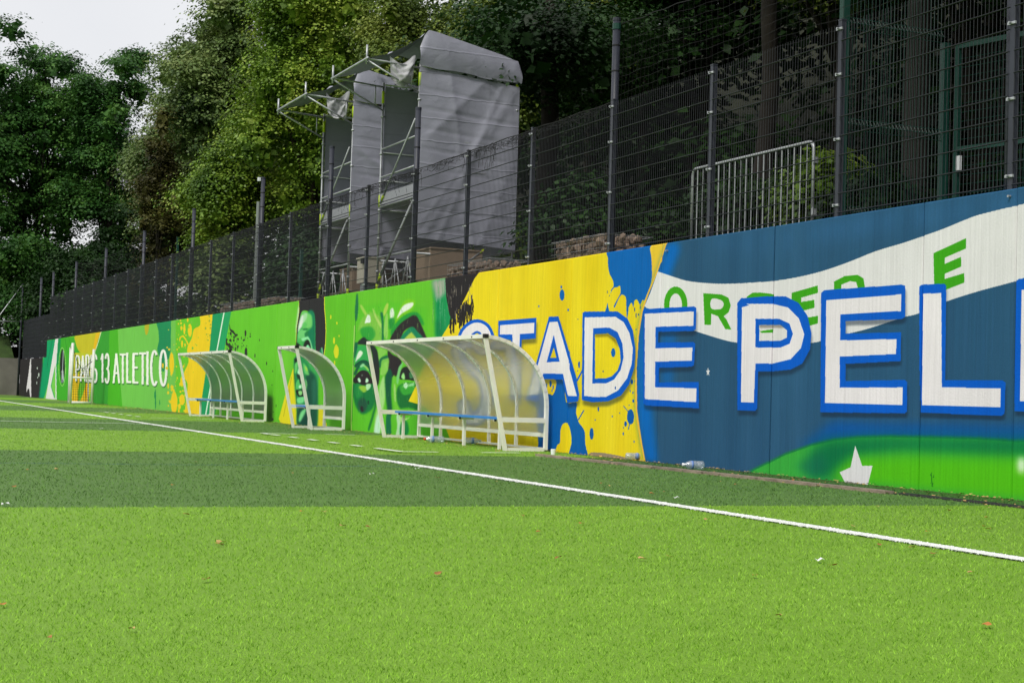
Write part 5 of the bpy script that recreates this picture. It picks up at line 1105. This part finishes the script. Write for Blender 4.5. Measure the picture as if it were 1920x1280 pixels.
# bare trunks seen through the fence
for px, Y, lb, r in ((1018,31,'thick brown trunk behind the fence left of the strapped net post',.26),(1430,24,'brown trunk behind the crowd barrier',.2),(1712,19.5,'thick pale trunk between the green post and the gate',.24),(1200,34,'slim dark trunk behind the fence right of the strapped post',.14)):
    p = at(px, 400, y=Y); rng = np.random.default_rng(int(px)); t = thing('tree', lb, 'tree', (p[0], Y, 2.6)); b = MB()
    pts = [(p[0]+.1*s+rng.normal(0,.04), Y+rng.normal(0,.04), 2.3+s*9) for s in np.linspace(0,1,9)]
    b.tube(pts, list(np.linspace(r, r*.6, 9)), 12); b.build('trunk', MAT['barkd'], t, True)
    zc_ = 8.6 if Y > 29 else 11.5; lb_ = [((p[0]+rng.normal(0,1.2), Y+rng.normal(0,1), zc_+rng.normal(0,.9)), (1.6,1.6,1.1)) for _ in range(9)]
    v, f = crown_mesh(lb_, 12000, .11, int(px), core=40); link('crown', npmesh('crown', v-np.array(WL[t.name]), f), LEAF['dark'], t)
# shrubs
SHR = [(1545,20.5,270,440,120,'bright','leafy shrub with light green shoots behind the right end of the crowd barrier'),(1390,23,330,470,150,'dark','dark shrub behind the crowd barrier'),(1080,27,330,490,110,'dark','shrub behind the gabion left of the strapped post'),
       (620,44,440,560,140,'dark','dark shrub left of the scaffold tower, seen through the fence'),(420,55,430,590,110,'chestnut','grey-green shrub behind the fence under the bright tree'),(560,46,440,580,100,'dark','dark shrub between mast and scaffold'),(930,36,420,520,110,'bright','shrub under the pale side of the right scaffold tower'),(1250,30,360,480,110,'dark','shrub left of the crowd barrier'),(230,70,520,640,160,'dark','dark shrub behind the far end of the fence'),(1650,19,330,440,90,'dark','low shrub between the green post and the pale trunk')]
for i, (px, Y, yt, yb, wpx, lm, lb) in enumerate(SHR):
    c, rad = T(px, Y, yt, yb, wpx); tree('shrub', lb, 'shrub', (c[0], c[1], 2.6), c, rad, 7000, .09+.001*Y, lm, 300+i, 14, 1, 'barkd', .04, lr=(.3,.5), limbs=5)
# the wood behind, one dark mass, plus an unseen canopy added for shade
rng = np.random.default_rng(77); lob = []
for Y in np.arange(10, 96, 2.6):
    xb = 20.5+max(0, (40-Y)*.06)
    for z in np.arange(3.2, 16 if Y < 78 else 7.5, 2.2): lob.append(((xb+rng.normal(0,.9)+z*.12, Y+rng.normal(0,1), z+rng.normal(0,.5)), (2.0,2.4,1.7)))
for Y in np.arange(4, 31, 3.0):  # canopy lobes above the view, added to block skylight from the undergrowth
    for x in np.arange(11.2 if Y < 25 else 17.5, 30, 3.0):
        zc = .8+(Y*.91+x*.41)*.285+2.2
        lob.append(((x+rng.normal(0,.6), Y+rng.normal(0,.8), max(zc, 8.3)+rng.normal(0,.5)), (2.6,2.6,1.3)))
for x in np.arange(-8, 16, 2.4):
    for z in (2.6, 4.0, 5.6, 7.2): lob.append(((x+rng.normal(0,.6), 94+rng.normal(0,1.5), z+rng.normal(0,.4)), (2.2,2,1.3))); lob.append(((x+rng.normal(0,.6)+1, 99, z+1+rng.normal(0,.4)), (2.4,2,1.5)))
v, f = crown_mesh(lob, 170000, .27, 9, core=400); link('wood', npmesh('wood', v, f), LEAF['dark'], kind='stuff', label='dense dark wood closing the view behind the fence, with unseen canopy added for shade')

# ------------------------------------------------------------------ small things on the ground
def lathe(b, p, d, prof, n=14):
    p, d = np.array(p, float), np.array(d, float); d /= np.linalg.norm(d); pts = [p+d*t for t, r in prof]; b.tube(pts, [r for t, r in prof], n)
def bottle(p, ang, L_, r, label, capm):
    d = (math.sin(ang), math.cos(ang), 0); p = np.array([p[0], p[1], r+.014]); t = thing('bottle', label, 'bottle', (p[0], p[1], .014), 'empty plastic bottles on the ground')
    b = MB(); lathe(b, p, d, [(0,r*.75),(.012,r),(L_*.3,r),(L_*.34,r*.93),(L_*.38,r),(L_*.66,r),(L_*.82,r*.6),(L_*.88,r*.36),(L_*.93,r*.36)]); b.build('body', MAT['pet'], t, True)
    b = MB(); lathe(b, p, d, [(L_*.9,r*.42),(L_,r*.42)]); b.build('cap', capm, t, True)
    b = MB(); lathe(b, p, d, [(L_*.5,r*1.02),(L_*.6,r*1.02)]); b.build('label_band', MAT['label'], t, True)
bottle((9.28,17.02,0), R(100), .27, .042, 'clear bottle lying at the foot of the yellow paint', MAT['white_plastic'])
bottle((9.02,14.72,0), R(-75), .25, .046, 'clear crushed bottle lying on the kerb before the slate blue paint', MAT['white_plastic'])
bottle((8.83,22.1,0), R(-80), .32, .05, 'clear bottle with orange cap lying under the blue bench', MAT['orange'])
bottle((8.98,21.72,0), R(100), .3, .05, 'second clear bottle under the blue bench, right of the orange cap', MAT['pet'])
p = at(1037, 852, z=0); b = MB(); lathe(b, (p[0],p[1],.0), (0,0,1), [(0,.03),(.07,.034),(.075,.026)], 12); b.build('paper_cup', MAT['white_plastic'], base=(p[0],p[1],0), label='small white cup at the right foot of the long shelter', cat='cup')
# fallen leaves
def leaf_mesh(k):
    rng = np.random.default_rng(k); n = 9; V = [(0,0,.004)]; 
    for i in range(n):
        a = 2*math.pi*i/n; r = .034*(1+.35*math.sin(a*2+k)+.25*rng.random()); V.append((r*math.cos(a)*1.3, r*math.sin(a), .004+.012*rng.random()+.008*math.cos(a*2+k)))
    me = bpy.data.meshes.new('fallen_leaf'); me.from_pydata(V, [], [(0, 1+i, 1+(i+1) % n) for i in range(n)]); me.materials.append([LITTER, LITTER2, LITTER3][k % 3]); return me
LITTER2 = mat('dry_leaf_orange', (182,118,58), .8, 0, 0, var=.3, vscale=9); LITTER3 = mat('dry_leaf_pale', (184,152,96), .8, 0, 0, var=.3, vscale=9)
LM = [leaf_mesh(k) for k in range(6)]
PXL = [(386,1092),(411,1025),(415,1021),(349,968),(566,962),(607,963),(822,1080),(1010,1001),(1325,977),(1047,1050),(1415,1084),(1645,952),(1650,1025),(1845,990),(1854,995),(1850,973),(1850,1178),(1820,1078),(1750,1042),(1255,1048),(1204,1052),(1222,928),(1246,925),(1350,905),(1380,910),(1182,940),(1142,913),(1128,908),(1487,902),(1570,906),(700,863),(875,886),(1155,873),(1250,878),(324,912),(106,882),(27,915),(53,883),(367,868),(375,884),(548,889),(642,990),(690,992),(5,1140),(247,1186),(92,1203),(1740,1000),(1600,990),(1710,1030),(1560,1065),(1460,1160),(980,970),(1090,985),(930,905),(820,898),(1780,960)]
for i, (px, py) in enumerate(PXL):
    p = at(px, py, z=0); o = bpy.data.objects.new('fallen_leaf', LM[i % 6]); COL.objects.link(o); s = random.uniform(.26,.46)
    o.location = (p[0], p[1], .014); o.rotation_euler = (random.uniform(-.2,.2), random.uniform(-.2,.2), random.uniform(0,6.3)); o.scale = (s,s,s)
    lx = ('at the left edge','far left','left of centre','just left of centre','just right of centre','right of centre','far right','at the right edge')[min(7, int(px/240))]
    ly = 'beyond the touchline' if p[0] > touch_x(p[1])+.1 else ('on the nearest turf' if p[1] < 6 else 'on the near light band' if p[1] < 9.7 else 'on the dark band')
    tag(o, ('brown','orange','pale tan')[(i % 6) % 3]+' dry leaf '+ly+', '+lx+(', the larger' if s > .38 else ', small'), 'leaf', 'fallen leaves scattered over the turf')
LG_ = {}
for o in COL.objects:
    if o.get('category') == 'leaf': LG_.setdefault(o['label'], []).append(o)
for lb, os_ in LG_.items():
    if len(os_) > 1:
        os_.sort(key=lambda o: o.location.y)
        for k, o in enumerate(os_): o['label'] = (('nearer','farther') if len(os_) == 2 else ('nearest','middle','farthest','very farthest'))[min(k, 3)]+' '+lb
for px, py, lb in ((1537,1055,'white paper scrap on the near turf right of centre'),(190,805,'white paper scrap on the far light band at the left'),(10,949,'white paper scrap at the left edge on the band boundary'),(1268,936,'tiny white paper scrap on the dark band before the slate wall'),(782,881,'tiny white paper scrap near the touchline before the long shelter'),(697,891,'tiny white paper scrap on the dark band left of centre')):
    p = at(px, py, z=0); b = MB(); s = .022; b.add([(p[0]-s*1.2,p[1]-s,.012),(p[0]-s*.2,p[1]-s*1.1,.024),(p[0]+s*1.1,p[1]-s*.5,.016),(p[0]+s*.9,p[1]+s*.9,.026),(p[0]-s*.1,p[1]+s*.7,.014),(p[0]-s,p[1]+s*.6,.024)], [(0,1,4,5),(1,2,3,4)]); b.build('paper_scrap', MAT['paper'], base=(p[0],p[1],0), label=lb, cat='paper')
# leaf litter and crumbs along the kerb and the wall
rng = np.random.default_rng(12); n = 1500; y = 6+rng.random(n)**1.4*60; x = np.where(rng.random(n) < .6, D-.03-np.abs(rng.normal(0,.09,n)), 8.75+rng.normal(0,.2,n)); s = .008+.018*rng.random(n)
a = rng.random(n)*6.28; V = np.zeros((n,4,3))
for k in range(4): V[:,k] = np.stack([x+np.cos(a+k*1.57)*s, y+np.sin(a+k*1.57)*s*.7, .01+.012*rng.random(n)], 1)
ok = x < D-.01; V = V[ok]; link('leaf_litter', npmesh('leaf_litter', V.reshape(-1,3), np.arange(4*len(V)).reshape(-1,4)), LITTER3, kind='stuff', label='dry leaf crumbs along the foot of the wall')
